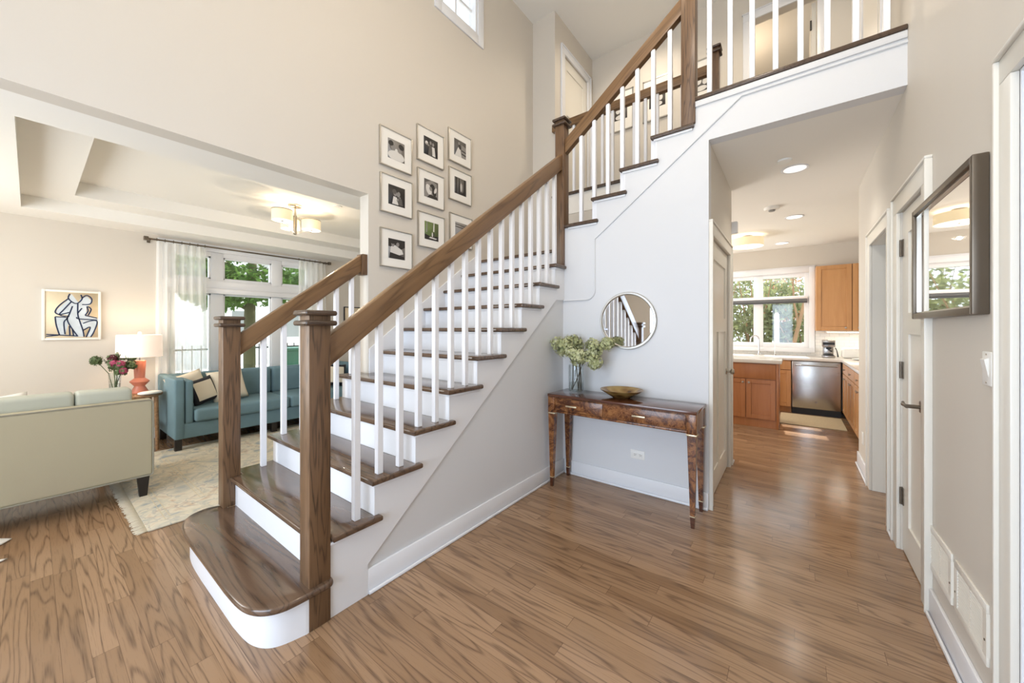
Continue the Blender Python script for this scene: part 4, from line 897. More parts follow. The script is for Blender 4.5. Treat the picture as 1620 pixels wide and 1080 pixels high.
w = MB(); w.lathe([(0, 0), (.02, 0), (.018, .012), (.010, .02), (0, .02)], (-.244, 7.82, .872), 16); w.tube([(-.244, 7.82, .885), (-.244, 7.82, 1.08), (-.25, 7.81, 1.10), (-.27, 7.78, 1.10), (-.285, 7.76, 1.085)], .006, 8); w.build('spout', M['chrome'], fc)
ck = thing('coffee_machine', 'silver and black coffee machine in the corner of the kitchen counter', 'coffee machine', (.45, 7.62, .872))
w = MB(); w.box(.37, .53, 7.58, 7.78, .875, .905, .006); w.box(.385, .515, 7.70, 7.79, .905, 1.05, .004); w.box(.372, .528, 7.58, 7.79, 1.04, 1.15, .008); w.build('body', M['steel'], ck)
w = MB(); w.box(.385, .515, 7.585, 7.70, .905, .912); w.box(.42, .48, 7.60, 7.65, 1.01, 1.04); w.tube([(.45, 7.62, 1.0), (.47, 7.54, .985), (.475, 7.52, .98)], .012, 8); w.box(.38, .52, 7.577, 7.581, 1.075, 1.115); w.build('group_head', M['black'], ck)
w = MB(); w.tube([(.53, 7.62, 1.03), (.545, 7.60, .99), (.556, 7.59, .92), (.56, 7.588, .89)], [.006, .006, .008, .011], 8); w.build('steam_wand', M['black'], ck)
w = MB(); w.sup((.74, 7.66, .955), (.14, .085, .08), .35, .35); w.build('bread_box', M['white'], None, (.74, 7.66, .872), 'white rounded bread box at the right end of the kitchen counter', 'container')
w = MB(); w.lathe([(0, .004), (.10, .004), (.14, .016), (.142, .02), (.10, .010), (0, .008)], (.83, 7.30, .87), 32); w.build('plate', M['white'], None, (.83, 7.30, .872), 'shallow white plate on the kitchen counter before the bread box', 'plate')
rs = thing('roller_shade', 'grey roller shade rolled up across the middle of the kitchen window', 'window shade', (-.5, 7.93, 1.8))
w = MB(); w.box(-1.18, .20, 7.905, 7.95, 1.835, 1.875, .006); w.build('cassette', M['trim'], rs); w = MB(); w.tube([(-1.17, 7.925, 1.81), (.195, 7.925, 1.81)], .022, 14); w.box(-1.17, .195, 7.935, 7.94, 1.775, 1.81); w.box(-1.17, .195, 7.93, 7.944, 1.765, 1.78, .003); w.build('fabric', M['shade_fabric'], rs)
bx(-.15, .565, 6.42, 7.20, .001, .012, .004).build('kitchen_mat', M['kmat'], None, (.2, 6.8, 0), 'pale woven mat on the floor in front of the dishwasher', 'mat')
# ------------------------------------------------------------------ living room
# white sofa seen from behind: back toward the stairs, facing the window wall
s = thing('sofa', 'pale ivory sofa seen from behind at the left edge', 'sofa', (-4.45, -.3, 0))
w = MB(); w.box(-4.16, -4.055, -1.25, .60, .172, .775, .022, 3); w.build('back_panel', M['ivory'], s)
w = MB(); w.box(-4.92, -4.15, -1.25, .60, .172, .36, .02, 3); w.build('base', M['ivory'], s)
w = MB(); w.box(-4.92, -4.15, .50, .60, .30, .63, .02, 3); w.box(-4.92, -4.15, -1.25, -1.15, .30, .63, .02, 3); w.build('armrest', M['ivory'], s)
w = MB()
for x in (-4.057,):
    w.tube([(x, -1.22, .770), (x, .575, .770), (x-.0, .594, .758), (x, .598, .735), (x, .598, .20), (x, .594, .180), (x, .575, .174), (x, -1.22, .174)], .0055, 6)
w.build('piping', M['piping'], s)
for y0, y1 in ((.202, .495), (-.48, .198), (-1.14, -.485)):
    w = MB(); w.box(-4.36, -4.17, y0, y1, .44, .862, .026, 4); w.build('back_cushion', M['paleu'], s)
for y0, y1 in ((-.33, .49), (-1.14, -.34)):
    w = MB(); w.box(-4.90, -4.34, y0, y1, .33, .47, .04, 4); w.build('seat_cushion', M['paleu'], s)
for x in (-4.10, -4.86):
    for y in (.545, -1.2):
        w = MB(); A = [(x-.034, y-.034), (x+.034, y-.034), (x+.034, y+.034), (x-.034, y+.034)]
        f = [w.bm.verts.new((px, py, .175)) for px, py in A]; g = [w.bm.verts.new((x+(px-x)*.62, y+(py-y)*.62, 0)) for px, py in A]
        w.bm.faces.new(f); w.bm.faces.new(g[::-1])
        for k in range(4): w.bm.faces.new((f[k], g[k], g[(k+1) % 4], f[(k+1) % 4]))
        bmesh.ops.recalc_face_normals(w.bm, faces=w.bm.faces[:]); w.build('leg', M['blackwood'], s)
def pillow(name, lb, c, hw, hh, th, rx=0, rzz=0, ry=0, mats=None, border=0, group=None):
    """square pillow lying in its local YZ plane, facing +X"""
    mx = Matrix.Translation(c) @ Matrix.Rotation(rzz, 4, 'Z') @ Matrix.Rotation(ry, 4, 'Y') @ Matrix.Rotation(rx, 4, 'X')
    mb = MB(); n = 14; P = {}
    for sgn in (1, -1):
        for i in range(n+1):
            for j in range(n+1):
                u, v = -1+2*i/n, -1+2*j/n
                edge = max(abs(u), abs(v)) > .999
                if edge and sgn == -1: P[(i, j, -1)] = P[(i, j, 1)]; continue
                pin = 1-.07*(1-abs(u)**2)*(abs(v)**4)-.0; pin2 = 1-.07*(1-abs(v)**2)*(abs(u)**4)
                h = th*((1-u**4)*(1-v**4))**.55
                P[(i, j, sgn)] = mb.bm.verts.new(mx @ Vector((sgn*h, u*hw*pin2, v*hh*pin)))
    for sgn in (1, -1):
        for i in range(n):
            for j in range(n):
                q = [P[(i, j, sgn)], P[(i+1, j, sgn)], P[(i+1, j+1, sgn)], P[(i, j+1, sgn)]]
                f = mb.bm.faces.new(q if sgn == 1 else q[::-1])
                um, vm = abs(-1+2*(i+.5)/n), abs(-1+2*(j+.5)/n)
                f.material_index = 1 if border and max(um, vm) > 1-border else 0
    return mb.build(name, mats, None, (c[0], c[1], c[2]-hh), lb, 'pillow', group, angle=180)
pillow('throw_pillow', 'pale pillow lying on the ivory sofa at the left edge', (-4.48, -.16, .66), .22, .20, .07, 0, PI/2-.9, -.2, [M['mat'], M['tape']])
# blue sofa
s = thing('sofa', 'blue velvet sofa under the living room window', 'sofa', (-5.68, 2.07, 0))
sy0, sy1 = .935, 3.2
w = MB(); w.box(-6.13, -5.25, sy0+.01, sy1-.01, .135, .30, .012, 3); w.build('base', M['blue'], s)
w = MB(); w.box(-6.14, -5.93, sy0+.02, sy1-.02, .29, .775, .03, 4); w.build('backrest', M['blue'], s)
for a, b_, c_, d_ in ((sy0, sy0+.085, sy0+.09, sy0+.160), (sy1-.085, sy1, sy1-.160, sy1-.09)):
    w = MB(); w.box(-6.14, -5.24, a, b_, .135, .785, .018, 3); ar = w.build('armrest', M['blue'], s)
    w = MB(); w.box(-6.0, -5.245, c_, d_, .29, .765, .02, 4); w.build('arm_pad', M['blue'], ar)
for a, b_ in ((sy0+.165, 2.064), (2.070, sy1-.165)):
    w = MB(); w.box(-5.94, -5.205, a, b_, .302, .445, .035, 5); w.build('seat_cushion', M['blue'], s)
    w = MB(); w.box(-5.95, -5.82, a, b_, .43, .79, .045, 5); w.build('back_cushion', M['blue'], s)
for x in (-5.30, -6.05):
    for y in (sy0+.04, 1.90, sy1-.04):
        w = MB(); w.box(x-.03, x+.03, y-.03, y+.03, 0, .136, .004); w.build('leg', M['blackwood'], s)
pillow('throw_pillow', 'cream pillow at the left end of the blue sofa, behind the black-bordered one', (-5.72, 1.15, .62), .19, .19, .07, .25, .25, -.25, [M['cream'], M['tape']])
pillow('throw_pillow', 'cream pillow with a black border leaning on the left arm of the blue sofa', (-5.52, 1.235, .605), .145, .15, .055, .22, .35, -.25, [M['cream'], M['tape']], .30)
pillow('throw_pillow', 'plain beige pillow on the blue sofa, behind the left stair newel post', (-5.60, 1.50, .63), .19, .20, .075, .12, .1, -.28, [M['cream'], M['tape']])
pillow('throw_pillow', 'cream pillow with a black border at the right end of the blue sofa', (-5.58, 2.83, .62), .17, .17, .07, -.1, -.15, -.25, [M['cream'], M['tape']], .30)
# side table and its things
tb = thing('side_table', 'small wooden side table in the corner between the two sofas', 'table', (-5.76, .65, 0))
w = MB(); P = [(-5.76+.28*math.cos(2*PI*k/40), .65+.275*math.sin(2*PI*k/40)) for k in range(40)]; w.prism(P, 'z', .588, .615, .006); w.build('tabletop', M['tablewood'], tb)
for sx in (-1, 1):
    for sy in (-1, 1): MB().cyl((-5.76+sx*.185, .65+sy*.195, .59), (-5.76+sx*.19, .65+sy*.205, 0), .020, .016, 12).build('leg', M['tablewood'], tb)
MB().box(-5.93, -5.59, .47, .83, .27, .288, .006).build('lower_shelf', M['tablewood'], tb)
lx, ly, lz = -5.80, .745, .615
l = thing('table_lamp', 'coral ceramic table lamp with a white drum shade on the side table', 'lamp', (lx, ly, lz))
w = MB(); w.lathe([(0, 0), (.075, 0), (.078, .008), (.045, .075), (.045, .080), (.082, .128), (.080, .136), (.047, .165), (.044, .168), (.052, .355), (.049, .362), (0, .362)], (lx, ly, lz), 40); w.build('base', M['coral'], l)
w = MB(); w.cyl((lx, ly, lz+.36), (lx, ly, lz+.665), .006, seg=10); w.lathe([(0, .655), (.016, .656), (.018, .668), (.010, .68), (0, .684)], (lx, ly, lz), 16); w.build('finial', M['chrome'], l)
w = MB(); w.lathe([(.188, .405), (.184, .405), (.180, .648), (.184, .648), (.188, .405)], (lx, ly, lz), 48); w.build('lamp_shade', M['shade'], l)
light('table_lamp_bulb', 'POINT', (lx, ly, lz+.53), 5, WARM, radius=.04)
light('table_lamp_up', 'POINT', (lx, ly, lz+.70), 2.5, WARM, radius=.08)
w = MB(); w.sup((-5.60, .80, .632), (.075, .105, .017), .9, .7, 32, 10, rotz(.5)); w.build('oval_dish', M['mat'], None, (-5.60, .80, .615), 'flat white oval dish on the side table before the lamp', 'dish')
bv = thing('flower_vase', 'clear glass vase holding a pink bouquet on the side table', 'vase', (-5.74, .55, .615))
MB().lathe([(0, .002), (.036, .002), (.040, .01), (.050, .245), (.047, .247), (.037, .02), (0, .014)], (-5.74, .55, .615), 24).build('vessel', M['vaseglass'], bv)
MB().lathe([(0, .016), (.0365, .02), (.042, .13), (0, .13)], (-5.74, .55, .615), 20).build('water', M['water'], bv)
rng = random.Random(11)
fl = [(-5.70, .54, .965, 'pink', 'pink flower at the left centre of the bouquet by the lamp'), (-5.67, .585, .955, 'pink', 'pink flower right of the bouquet centre by the lamp'), (-5.66, .60, .885, 'pink', 'lowest pink flower of the bouquet, just above the vase rim'),
      (-5.72, .53, 1.02, 'maroon', 'dark maroon flower at the top of the bouquet by the lamp'), (-5.76, .42, 1.0, 'leafd', 'round green flower head far left of the bouquet by the lamp'), (-5.70, .66, 1.03, 'leafd', 'green leafy sprig at the right of the bouquet, before the lamp shade'), (-5.74, .60, 1.04, 'leafd', 'tall green sprig at the back of the bouquet by the lamp'), (-5.68, .66, .94, 'leafd', 'low green sprig at the right side of the bouquet')]
for i, (x, y, z, c, lb) in enumerate(fl):
    h = thing('flower', lb, 'flower', (-5.74, .55, .635), 'bouquet in the vase by the lamp')
    p3 = Vector((x, y, z)); p0 = Vector((-5.74+.012*math.cos(i*2.4), .55+.012*math.sin(i*2.4), .637)); p1 = Vector((-5.74+(x+5.74)*.45, .55+(y-.55)*.35, .86))
    MB().tube([p0, p1, p3], [.003, .0035, .003], 6).build('stem', M['leafd'], h)
    mb = MB()
    for q in range(90):
        u = Vector((rng.gauss(0, 1), rng.gauss(0, 1), rng.gauss(0, .8))).normalized(); r = .036 if c != 'leafd' else .055*(.5+.6*rng.random())
        floret(mb, p3+u*r*.9, u, .017)
    mb.build('flower_head' if c != 'leafd' else 'foliage', M[c], h, angle=180)
    if c != 'leafd':
        mb = MB()
        for q in range(44):
            tt = rng.uniform(.55, .95); c0 = p1.lerp(p3, tt); u = Vector((rng.gauss(0, 1), rng.gauss(0, 1), rng.gauss(0, .5))).normalized(); floret(mb, c0+u*rng.uniform(.015, .05), u, .02)
        mb.build('leaves', M['leafd'], h, angle=180)
# painting
pt = thing('painting', 'painting of two bending figures in navy outline, framed in white, on the living room wall', 'painting', (XW, .28, 1.48))
py0, py1, pz0, pz1 = .074, .486, 1.212, 1.744; px = XW
w = MB(); e = .022
w.box(px+.001, px+.03, py0, py0+e, pz0, pz1, .003); w.box(px+.001, px+.03, py1-e, py1, pz0, pz1, .003); w.box(px+.001, px+.03, py0+e, py1-e, pz0, pz0+e, .003); w.box(px+.001, px+.03, py0+e, py1-e, pz1-e, pz1, .003); w.build('frame', M['mat'], pt)
cv = MB(); cv.box(px+.002, px+.024, py0+e, py1-e, pz0+e, pz1-e)
U = lambda u, v: (py0+e+u*(py1-py0-2*e), pz0+e+v*(pz1-pz0-2*e))
cv.mi = 1
bodies = [[(.48, .97), (.60, .80), (.66, .74), (.62, .5), (.70, .28), (.70, .02), (.52, .02), (.46, .25), (.40, .40), (.42, .50), (.20, .52), (.22, .62), (.40, .82)],
          [(.64, .86), (.78, .93), (.86, .84), (.84, .74), (.77, .70), (.76, .48), (1.0, .42), (.99, .36), (.62, .40), (.58, .48), (.60, .66)],
          [(.68, .40), (.98, .40), (.99, .32), (.86, .02), (.76, .02), (.84, .26), (.68, .18)], [(.18, .46), (.40, .44), (.42, .30), (.36, .06), (.26, .06)]]
for i, bpoly in enumerate(bodies): cv.face([(px+.0246+.0002*i, *U(*p)) for p in bpoly])
cv.mi = 2
def stroke(pts, r=.006):
    q = []
    for i in range(len(pts)-1):        # smooth polyline
        p0, p1, p2, p3 = (pts[max(i-1, 0)], pts[i], pts[i+1], pts[min(i+2, len(pts)-1)])
        for k in range(4):
            t_ = k/4; f = lambda a, b, c, d: .5*((2*b)+(-a+c)*t_+(2*a-5*b+4*c-d)*t_*t_+(-a+3*b-3*c+d)*t_**3)
            q.append((f(p0[0], p1[0], p2[0], p3[0]), f(p0[1], p1[1], p2[1], p3[1])))
    q.append(pts[-1]); n = len(q); L_, R_ = [], []
    for i, p in enumerate(q):
        a, b = q[max(i-1, 0)], q[min(i+1, n-1)]; A, B = U(*a), U(*b); d = Vector((B[0]-A[0], B[1]-A[1])); d.normalize(); c = U(*p)
        c = (min(max(c[0], py0+e+r), py1-e-r), min(max(c[1], pz0+e+r), pz1-e-r))
        L_.append((px+.0258, c[0]-d.y*r, c[1]+d.x*r)); R_.append((px+.0258, c[0]+d.y*r, c[1]-d.x*r))
    for i in range(n-1): cv.face([L_[i], L_[i+1], R_[i+1], R_[i]])
for q in ([(.45, .97), (.42, .88), (.48, .80), (.58, .76), (.68, .86), (.66, .96)], [(.42, .86), (.25, .70), (.18, .56), (.26, .50)], [(.48, .80), (.34, .62), (.26, .50), (.44, .47)], [(.50, .70), (.44, .52), (.40, .40), (.48, .22), (.60, .03)],
          [(.60, .76), (.60, .52), (.64, .36), (.70, .16), (.72, .02)], [(.26, .50), (.44, .56)], [(.68, .88), (.77, .95), (.87, .88), (.84, .76), (.68, .74)], [(.60, .55), (.68, .66)], [(.58, .46), (.62, .42), (.98, .40)], [(.74, .50), (.80, .60), (.78, .70), (.86, .64), (.80, .50)],
          [(.74, .50), (.98, .44)], [(.70, .32), (.86, .38), (.98, .36), (.92, .14), (.85, .01)], [(.70, .16), (.84, .24), (.79, .08), (.76, .01)], [(.18, .46), (.20, .28), (.26, .06)], [(.18, .46), (.40, .44), (.34, .34), (.36, .08)], [(.02, .08), (.3, .06), (.58, .04)], [(.44, .26), (.45, .06)], [(.02, .04), (.24, .06)], [(.50, .18), (.52, .04)]):
    stroke(q, .0055)
cv.build('canvas', [M['canvas'], M['figure'], M['ink']], pt, angle=180)
pt = thing('picture_frame', 'thin black-framed picture on the living room far wall, glimpsed between the balusters', 'picture', (XW, 3.6, 1.4))
w = MB(); w.box(XW+.001, XW+.02, 3.305, 3.32, 1.05, 1.71); w.box(XW+.001, XW+.02, 3.88, 3.895, 1.05, 1.71); w.box(XW+.001, XW+.02, 3.32, 3.88, 1.05, 1.065); w.box(XW+.001, XW+.02, 3.32, 3.88, 1.695, 1.71); w.build('frame', M['tape'], pt)
w = MB(); w.box(XW+.002, XW+.012, 3.32, 3.88, 1.065, 1.695); w.build('print', M['canvas'], pt)
# curtains
def curtain(name, lb, y0, y1, folds, seed, flare=0):
    t = thing(name, lb, 'curtain', (-6.09, (y0+y1)/2, 0), 'sheer curtains of the living room window')
    mb = MB(); n = folds*14; zs_ = [.02, .4, .8, 1.2, 1.6, 2.0, 2.25, 2.33, 2.385]; rg = random.Random(seed); ph = [rg.uniform(-.5, .5) for _ in range(4)]
    G = []
    for z in zs_:
        row = []; amp = .034 if z < 2.2 else (.022 if z < 2.35 else .026); k = (2.385-z)/2.37
        for i in range(n+1):
            u = i/n; y = y0+(y1-y0)*u+(u-.5)*.05*k+.012*math.sin(u*9+ph[0]+k*1.5)*k+flare*k*(1-u)*-.05
            x = -6.09+amp*math.sin(u*folds*2*PI+ph[1]*k)+.010*math.sin(u*folds*4*PI+1+2*k)*k
            row.append(mb.bm.verts.new((x, y, z)))
        G.append(row)
    for a, b in zip(G, G[1:]):
        for i in range(n): mb.bm.faces.new((a[i], a[i+1], b[i+1], b[i]))
    mb.build('curtain_panel', M['sheer'], t, angle=180)
    for i in range(folds+1):
        yy = y0+(y1-y0)*min(max((i)/folds, .01), .99)
        mb = MB(); mb.tube([(-6.09+.018*math.cos(a), yy, 2.403+.018*math.sin(a)) for a in [2*PI*k/16 for k in range(16)]], .0025, 6, closed=True); mb.build('ring', M['pewter'], t)
curtain('curtain', 'white sheer curtain at the left side of the living room window, behind the lamp', .925, 1.39, 6, 1, 0)
curtain('curtain', 'white sheer curtain at the right side of the living room window, above the stair rail', 2.53, 2.94, 5, 2)
cr = thing('curtain_rod', 'thin pewter curtain rod above the living room window', 'curtain rod', (-6.09, 1.9, 2.403))
w = MB(); w.cyl((-6.09, .84, 2.403), (-6.09, 3.0, 2.403), .010, seg=12); w.build('rod', M['pewter'], cr)
for y in (.835, 3.005):
    w = MB(); w.box(-6.115, -6.065, y-.02, y+.02, 2.38, 2.426, .004); w.build('finial', M['pewter'], cr)
for y in (.87, 2.96):
    w = MB(); w.box(-6.198, -6.19, y-.015, y+.015, 2.37, 2.43, .002); w.cyl((-6.192, y, 2.39), (-6.085, y, 2.39), .006, seg=8); w.build('bracket', M['pewter'], cr)
# rug
rg_ = thing('area_rug', 'faded ivory and grey patterned rug with pale fringe in the living room', 'rug', (-4.35, 2.0, 0))
MB().prism([(-5.45, .47), (-3.36, .47), (-3.36, 3.9), (-5.45, 3.9)], 'z', .001, .012, .004).build('pile', M['rug'], rg_)
w = MB()
for z, i in ((.0122, 0),):
    for q in (.10, .13, .34, .37):
        x0, x1, y0, y1 = -5.45+q, -3.36-q, .47+q, 3.9-q; tt = .004
        w.box(x0, x1, y0, y0+tt, .012, .0128); w.box(x0, x1, y1-tt, y1, .012, .0128); w.box(x0, x0+tt, y0, y1, .012, .0128); w.box(x1-tt, x1, y0, y1, .012, .0128)
w.build('border_line', M['kmat'], rg_)
mb = MB(); rng = random.Random(3)
for i in range(230):
    x = -5.44+2.07*(i+rng.random()*.5)/230; dx = rng.uniform(-.006, .006); ll = rng.uniform(.055, .072)
    mb.face([(x, .475, .006), (x+.008, .475, .006), (x+.006+dx, .475-ll, .002), (x+.001+dx, .475-ll, .002)])
o = mb.build('fringe', M['fringe'], rg_, solid=.003); o['kind'] = 'stuff'
# white cloth at the left edge
mb = MB()
def tip(a, b, c, h):
    n = 10; A, B, C_ = Vector(a), Vector(b), Vector(c); G = []
    for i in range(n+1):
        t_ = i/n; L_ = A.lerp(C_, t_); R_ = B.lerp(C_, t_); row = []
        for j in range(7):
            s_ = j/6; p = L_.lerp(R_, s_); row.append(mb.bm.verts.new((p.x, p.y, .006+h*(1-t_**2)*math.sin(PI*s_))))
        G.append(row)
    for a_, b_ in zip(G, G[1:]):
        for j in range(6): mb.bm.faces.new((a_[j], a_[j+1], b_[j+1], b_[j]))
    bmesh.ops.remove_doubles(mb.bm, verts=mb.bm.verts[:], dist=1e-5)
tip((-4.12, -.22, 0), (-3.72, -.22, 0), (-3.93, -.068, 0), .02); tip((-3.68, -.24, 0), (-3.52, -.24, 0), (-3.61, -.078, 0), .018)
mb.face([(-4.3, -.6, .01), (-3.5, -.6, .01), (-3.52, -.235, .01), (-4.12, -.215, .01)])
mb.build('floor_throw', M['mat'], None, (-3.9, -.35, 0), 'white cloth lying on the oak floor at the left edge, two pointed corners showing', 'throw', angle=180, solid=.006)
# chandelier
cx_, cy_ = -4.5, 1.832
c = thing('chandelier', 'three-drum semi-flush chandelier on the living room tray ceiling', 'chandelier', (cx_, cy_, 2.735))
MB().lathe([(0, 0), (.070, 0), (.070, -.016), (.062, -.022), (0, -.022)], (cx_, cy_, 2.735), 28).build('canopy', M['nickel'], c)
MB().lathe([(0, -.02), (.011, -.02), (.011, -.12), (.019, -.12), (.019, -.33), (.012, -.335), (0, -.338)], (cx_, cy_, 2.735), 18).build('stem', M['nickel'], c)
for a in (PI/2+.25, -PI/2+.55, PI-.15):
    dx, dy = math.cos(a), math.sin(a); p = Vector((cx_+.205*dx, cy_+.205*dy, 2.50))
    am = MB(); am.tube([(cx_+.015*dx, cy_+.015*dy, 2.60), (p.x-.02*dx, p.y-.02*dy, 2.622), (p.x, p.y, 2.62)], .0045, 6); am.tube([(cx_+.015*dx, cy_+.015*dy, 2.42), (p.x-.06*dx, p.y-.06*dy, 2.475), (p.x, p.y, 2.478)], .0045, 6)
    ar = am.build('arm', M['nickel'], c)
    MB().lathe([(.098, .12), (.100, .12), (.100, 0), (.098, 0), (.098, .12)], p, 32).build('drum_shade', M['drum'], ar)
    MB().lathe([(.1005, .118), (.1018, .118), (.1018, .110), (.1005, .110), (.1005, .118)], p, 32).build('band', M['nickel'], ar)
    w = MB(); w.lathe([(0, .006), (.097, .006), (.097, .002), (0, .002)], p, 32); w.build('diffuser', M['lens'], ar)
    w = MB(); w.lathe([(0, .002), (.014, .002), (.012, -.006), (0, -.008)], p, 14); w.build('finial', M['nickel'], ar)
    light('chandelier_bulb', 'POINT', (p.x, p.y, 2.585), 1.5, WARM, radius=.05)
light('chandelier_glow', 'POINT', (cx_+.05, cy_+.12, 2.32), 11, (1, .84, .64), radius=.02)
MB().lathe([(0, 0), (.045, 0), (.045, -.008), (0, -.010)], (-4.15, 2.14, 2.735), 24).build('sprinkler_cover', M['white'], None, (-4.15, 2.14, 2.735), 'white sprinkler cover disc on the living room ceiling near the beam', 'sprinkler')
# ------------------------------------------------------------------ upstairs pictures
for x, lb in ((-2.06, 'white matted picture in the upstairs hallway, leftmost of three behind the railing'), (-1.52, 'white matted picture in the upstairs hallway, middle of three behind the railing'), (-.96, 'white matted picture in the upstairs hallway, rightmost of three behind the railing')):
    f = thing('picture_frame', lb, 'picture', (x, 5.387, 4.58), 'pictures in the upstairs hallway'); z0, z1 = 4.29, 4.88; a = .2
    w = MB(); w.box(x-a, x-a+.015, 5.365, 5.386, z0, z1); w.box(x+a-.015, x+a, 5.365, 5.386, z0, z1); w.box(x-a, x+a, 5.365, 5.386, z0, z0+.015); w.box(x-a, x+a, 5.365, 5.386, z1-.015, z1); w.build('frame', M['silver'], f)
    bx(x-a+.015, x+a-.015, 5.372, 5.386, z0+.015, z1-.015).build('mat_board', M['mat'], f)
    w = MB(); w.box(x-.11, x+.11, 5.3712, 5.372, 4.46, 4.68)
    w.mi = 1
    for k, (u, v, r, q) in enumerate(((-.03, 4.6, .035, .045), (.045, 4.58, .03, .04), (0, 4.50, .07, .035))): w.face([(x+u+r*math.cos(th_*PI/8), 5.3710-.0001*k, v+q*math.sin(th_*PI/8)) for th_ in range(16)])
    w.build('photograph', [M['grey3'], M['paper']], f, angle=180)
# ------------------------------------------------------------------ outside
w = MB(); w.box(-40, -6.4, -20, 30, -.5, -.35)
struct('lawn', w, M['grass'], 'lawn outside the living room window', 'ground')
struct('street', bx(-40, -13.5, -20, 30, -.349, -.34), M['paving'], 'pale sunlit street and pavement beyond the lawn', 'ground')
struct('back_yard', bx(-12, 14, 8.2, 40, -.5, -.35), M['grass'], 'garden ground behind the kitchen', 'ground')
def foliage(mb, c, r, n, s, rg):
    for _ in range(n):
        u = Vector((rg.gauss(0, 1), rg.gauss(0, 1), rg.gauss(0, 1))).normalized()*(rg.random()**.4)
        p = Vector(c)+Vector((u.x*r[0], u.y*r[1], u.z*r[2])); d = Vector((rg.gauss(0, 1), rg.gauss(0, 1), rg.gauss(0, 1))).normalized(); e = d.orthogonal().normalized(); ss = s*rg.uniform(.6, 1.3)
        mb.face([p-d*ss, p+e*ss*.5, p+d*ss, p-e*ss*.5])
def tree(lb, x, y, h, tr, blobs, seed, leaf, n=900, s=.13, group='trees outside the living room window'):
    rg = random.Random(seed); t = thing('tree', lb, 'tree', (x, y, -.35), group)
    w = MB(); w.tube([(x, y, -.36), (x+.02, y, h*.4), (x+.05, y+.05, h*.75), (x, y+.1, h)], [tr*1.15, tr, tr*.8, tr*.4], 14)
    for k in range(6):
        a = rg.random()*6.3; z0 = h*rg.uniform(.42, .8); L_ = rg.uniform(1.0, 2.0); w.tube([(x, y, z0), (x+math.cos(a)*L_*.5, y+math.sin(a)*L_*.5, z0+.45), (x+math.cos(a)*L_, y+math.sin(a)*L_, z0+.9)], [tr*.4, tr*.28, tr*.12], 8)
    w.build('trunk', M['bark'], t)
    mb = MB()
    for b in blobs: foliage(mb, (x+b[0], y+b[1], b[2]), b[3:6], n, s, rg)
    mb.build('foliage', M[leaf], t, angle=180)
tree('broad green tree whose trunk stands in the middle pane of the living room window', -10.6, 3.27, 4.2, .115, [(0, .1, 4.3, 1.6, 1.9, 1.4), (.4, -1.3, 3.0, 1.0, 1.0, .8), (.5, 1.3, 3.2, 1.0, 1.1, .9), (0, 2.4, 3.6, 1.2, 1.0, 1.2), (0, -.9, 2.6, .9, .6, .5), (.2, -.5, 4.0, 1.2, 1.4, 1.0), (.5, .2, 2.35, .6, 1.2, .5), (.6, -.8, 2.1, .5, .6, .4), (.4, 1.6, 2.2, .6, .9, .5)], 1, 'leaf', 900, .075)
tree('green tree farther off, left in the living room window', -17, 2.6, 4.5, .15, [(0, 0, 4.6, 1.8, 2.0, 1.8), (0, 1.5, 3.0, 1.2, 1.2, .8)], 2, 'leaf', 800, .16)
tree('green tree farther off, right in the living room window', -17.5, 9.3, 4.6, .16, [(0, 0, 4.4, 1.8, 2.2, 2.0), (0, -1.6, 3.2, 1.2, 1.2, 1.0)], 3, 'leaf', 800, .16)
fn = thing('garden_fence', 'dark metal railing fence beyond the living room window', 'fence', (-11.8, 3, -.35))
w = MB()
for z in (.0, .78): w.box(-11.82, -11.78, -2, 9, z, z+.04)
w.build('rail', M['fence'], fn)
for i in range(60): bx(-11.81, -11.79, -1.9+i*.18, -1.88+i*.18, -.35, .9).build('picket', M['fence'], fn)
bn = thing('wheelie_bin', 'teal bin outside, low in the right pane of the living room window', 'bin', (-11, 4.5, -.35))
w = MB(); w.prism([(4.15, -.35), (4.85, -.35), (4.9, .72), (4.1, .72)], 'x', -11.4, -10.8); w.build('body', M['teal'], bn); bx(-11.45, -10.75, 4.08, 4.92, .72, .80, .02).build('lid', M['teal'], bn)
hs = thing('house', 'pale neighbouring house across the street, seen through the living room window', 'house', (-22, 9, -.35))
bx(-25, -20, 4.5, 16, -.35, 3.2).build('wall', M['siding'], hs); MB().prism([(4.0, 3.2), (16.5, 3.2), (10.2, 6.2)], 'x', -25.3, -19.7).build('roof', M['roof'], hs)
for y in (5.4, 7.6, 10.0):
    wq = bx(-20.02, -19.96, y, y+1.1, .8, 2.2).build('window', M['trim'], hs); bx(-19.96, -19.94, y+.1, y+1.0, .9, 2.1).build('pane', M['winblue'], wq)
hs = thing('house', 'white sided gable next door, glimpsed through the small high window', 'house', (-9, 8, -.35))
w = MB(); w.box(-9, -6.9, 5.2, 9.6, -.36, 8.2)
for k in range(26): w.prism([(-6.9, 2.9+k*.2), (-6.87, 2.9+k*.2), (-6.9, 3.08+k*.2)], 'y', 5.2, 9.6)
w.build('wall', M['siding'], hs)
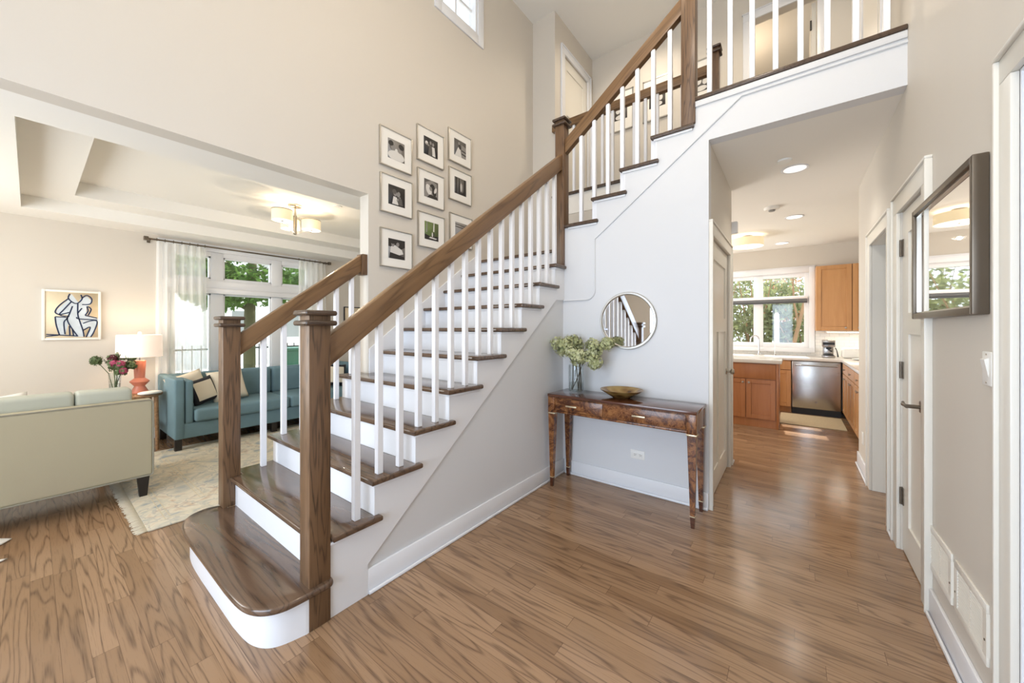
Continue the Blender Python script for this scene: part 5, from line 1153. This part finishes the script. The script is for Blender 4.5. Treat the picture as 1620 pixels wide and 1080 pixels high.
# shrubs behind the kitchen window
rgk = random.Random(21)
for i, (x, y, h, lf, lb) in enumerate(((-1.75, 10.4, 2.5, 'leaf2', 'olive green shrub at the left of the kitchen window'), (-.75, 10.8, 2.6, 'leaf2', 'dense green shrub behind the middle of the kitchen window'), (.25, 10.6, 2.4, 'leaf2', 'dark green shrub at the right of the kitchen window'), (-.2, 12.4, 3.1, 'leaf3', 'tall reddish brown shrub farther back behind the kitchen window'), (1.2, 11.6, 2.6, 'leaf2', 'green shrub partly hidden by the right jamb of the kitchen window'), (-1.6, 12.8, 3.0, 'leaf2', 'tall green shrub farther back at the left of the kitchen window'))):
    t = thing('shrub', lb, 'shrub', (x, y, -.35), 'shrubs behind the kitchen window')
    w = MB()
    for k in range(9):
        a = rgk.random()*6.3; L_ = rgk.uniform(.3, .8); hh = h*rgk.uniform(.6, 1); w.tube([(x+.08*math.cos(a), y+.08*math.sin(a), -.36), (x+.4*L_*math.cos(a), y+.4*L_*math.sin(a), hh*.5), (x+L_*math.cos(a), y+L_*math.sin(a), hh)], [.026, .02, .008], 6)
    w.build('branch', M['bark2'], t)
    mb = MB()
    for k in range(7): foliage(mb, (x+rgk.uniform(-.6, .6), y+rgk.uniform(-.4, .4), rgk.uniform(.3, h-.3)), (.55, .4, .5), 230, .075, rgk)
    mb.build('foliage', M[lf], t, angle=180)
tk = MB(); tk.tube([(-.05, 9.7, -.36), (.0, 9.7, .9), (.10, 9.72, 1.4), (.22, 9.75, 2.0), (.30, 9.8, 2.8)], [.045, .042, .038, .03, .02], 10); tk.tube([(.10, 9.72, 1.4), (.02, 9.75, 1.9), (.0, 9.8, 2.6)], [.025, .018, .012], 8)
tk.build('sapling', M['bark2'], None, (-.05, 9.7, -.36), 'bare tan sapling leaning right behind the kitchen window', 'tree')
MB().lathe([(0, 0), (.05, 0), (.045, 1.98), (.02, 2.02), (0, 2.02)], (-.265, 9.5, -.36), 14).build('garden_post', M['white'], None, (-.265, 9.5, -.36), 'slim white garden post standing behind the kitchen window', 'post')
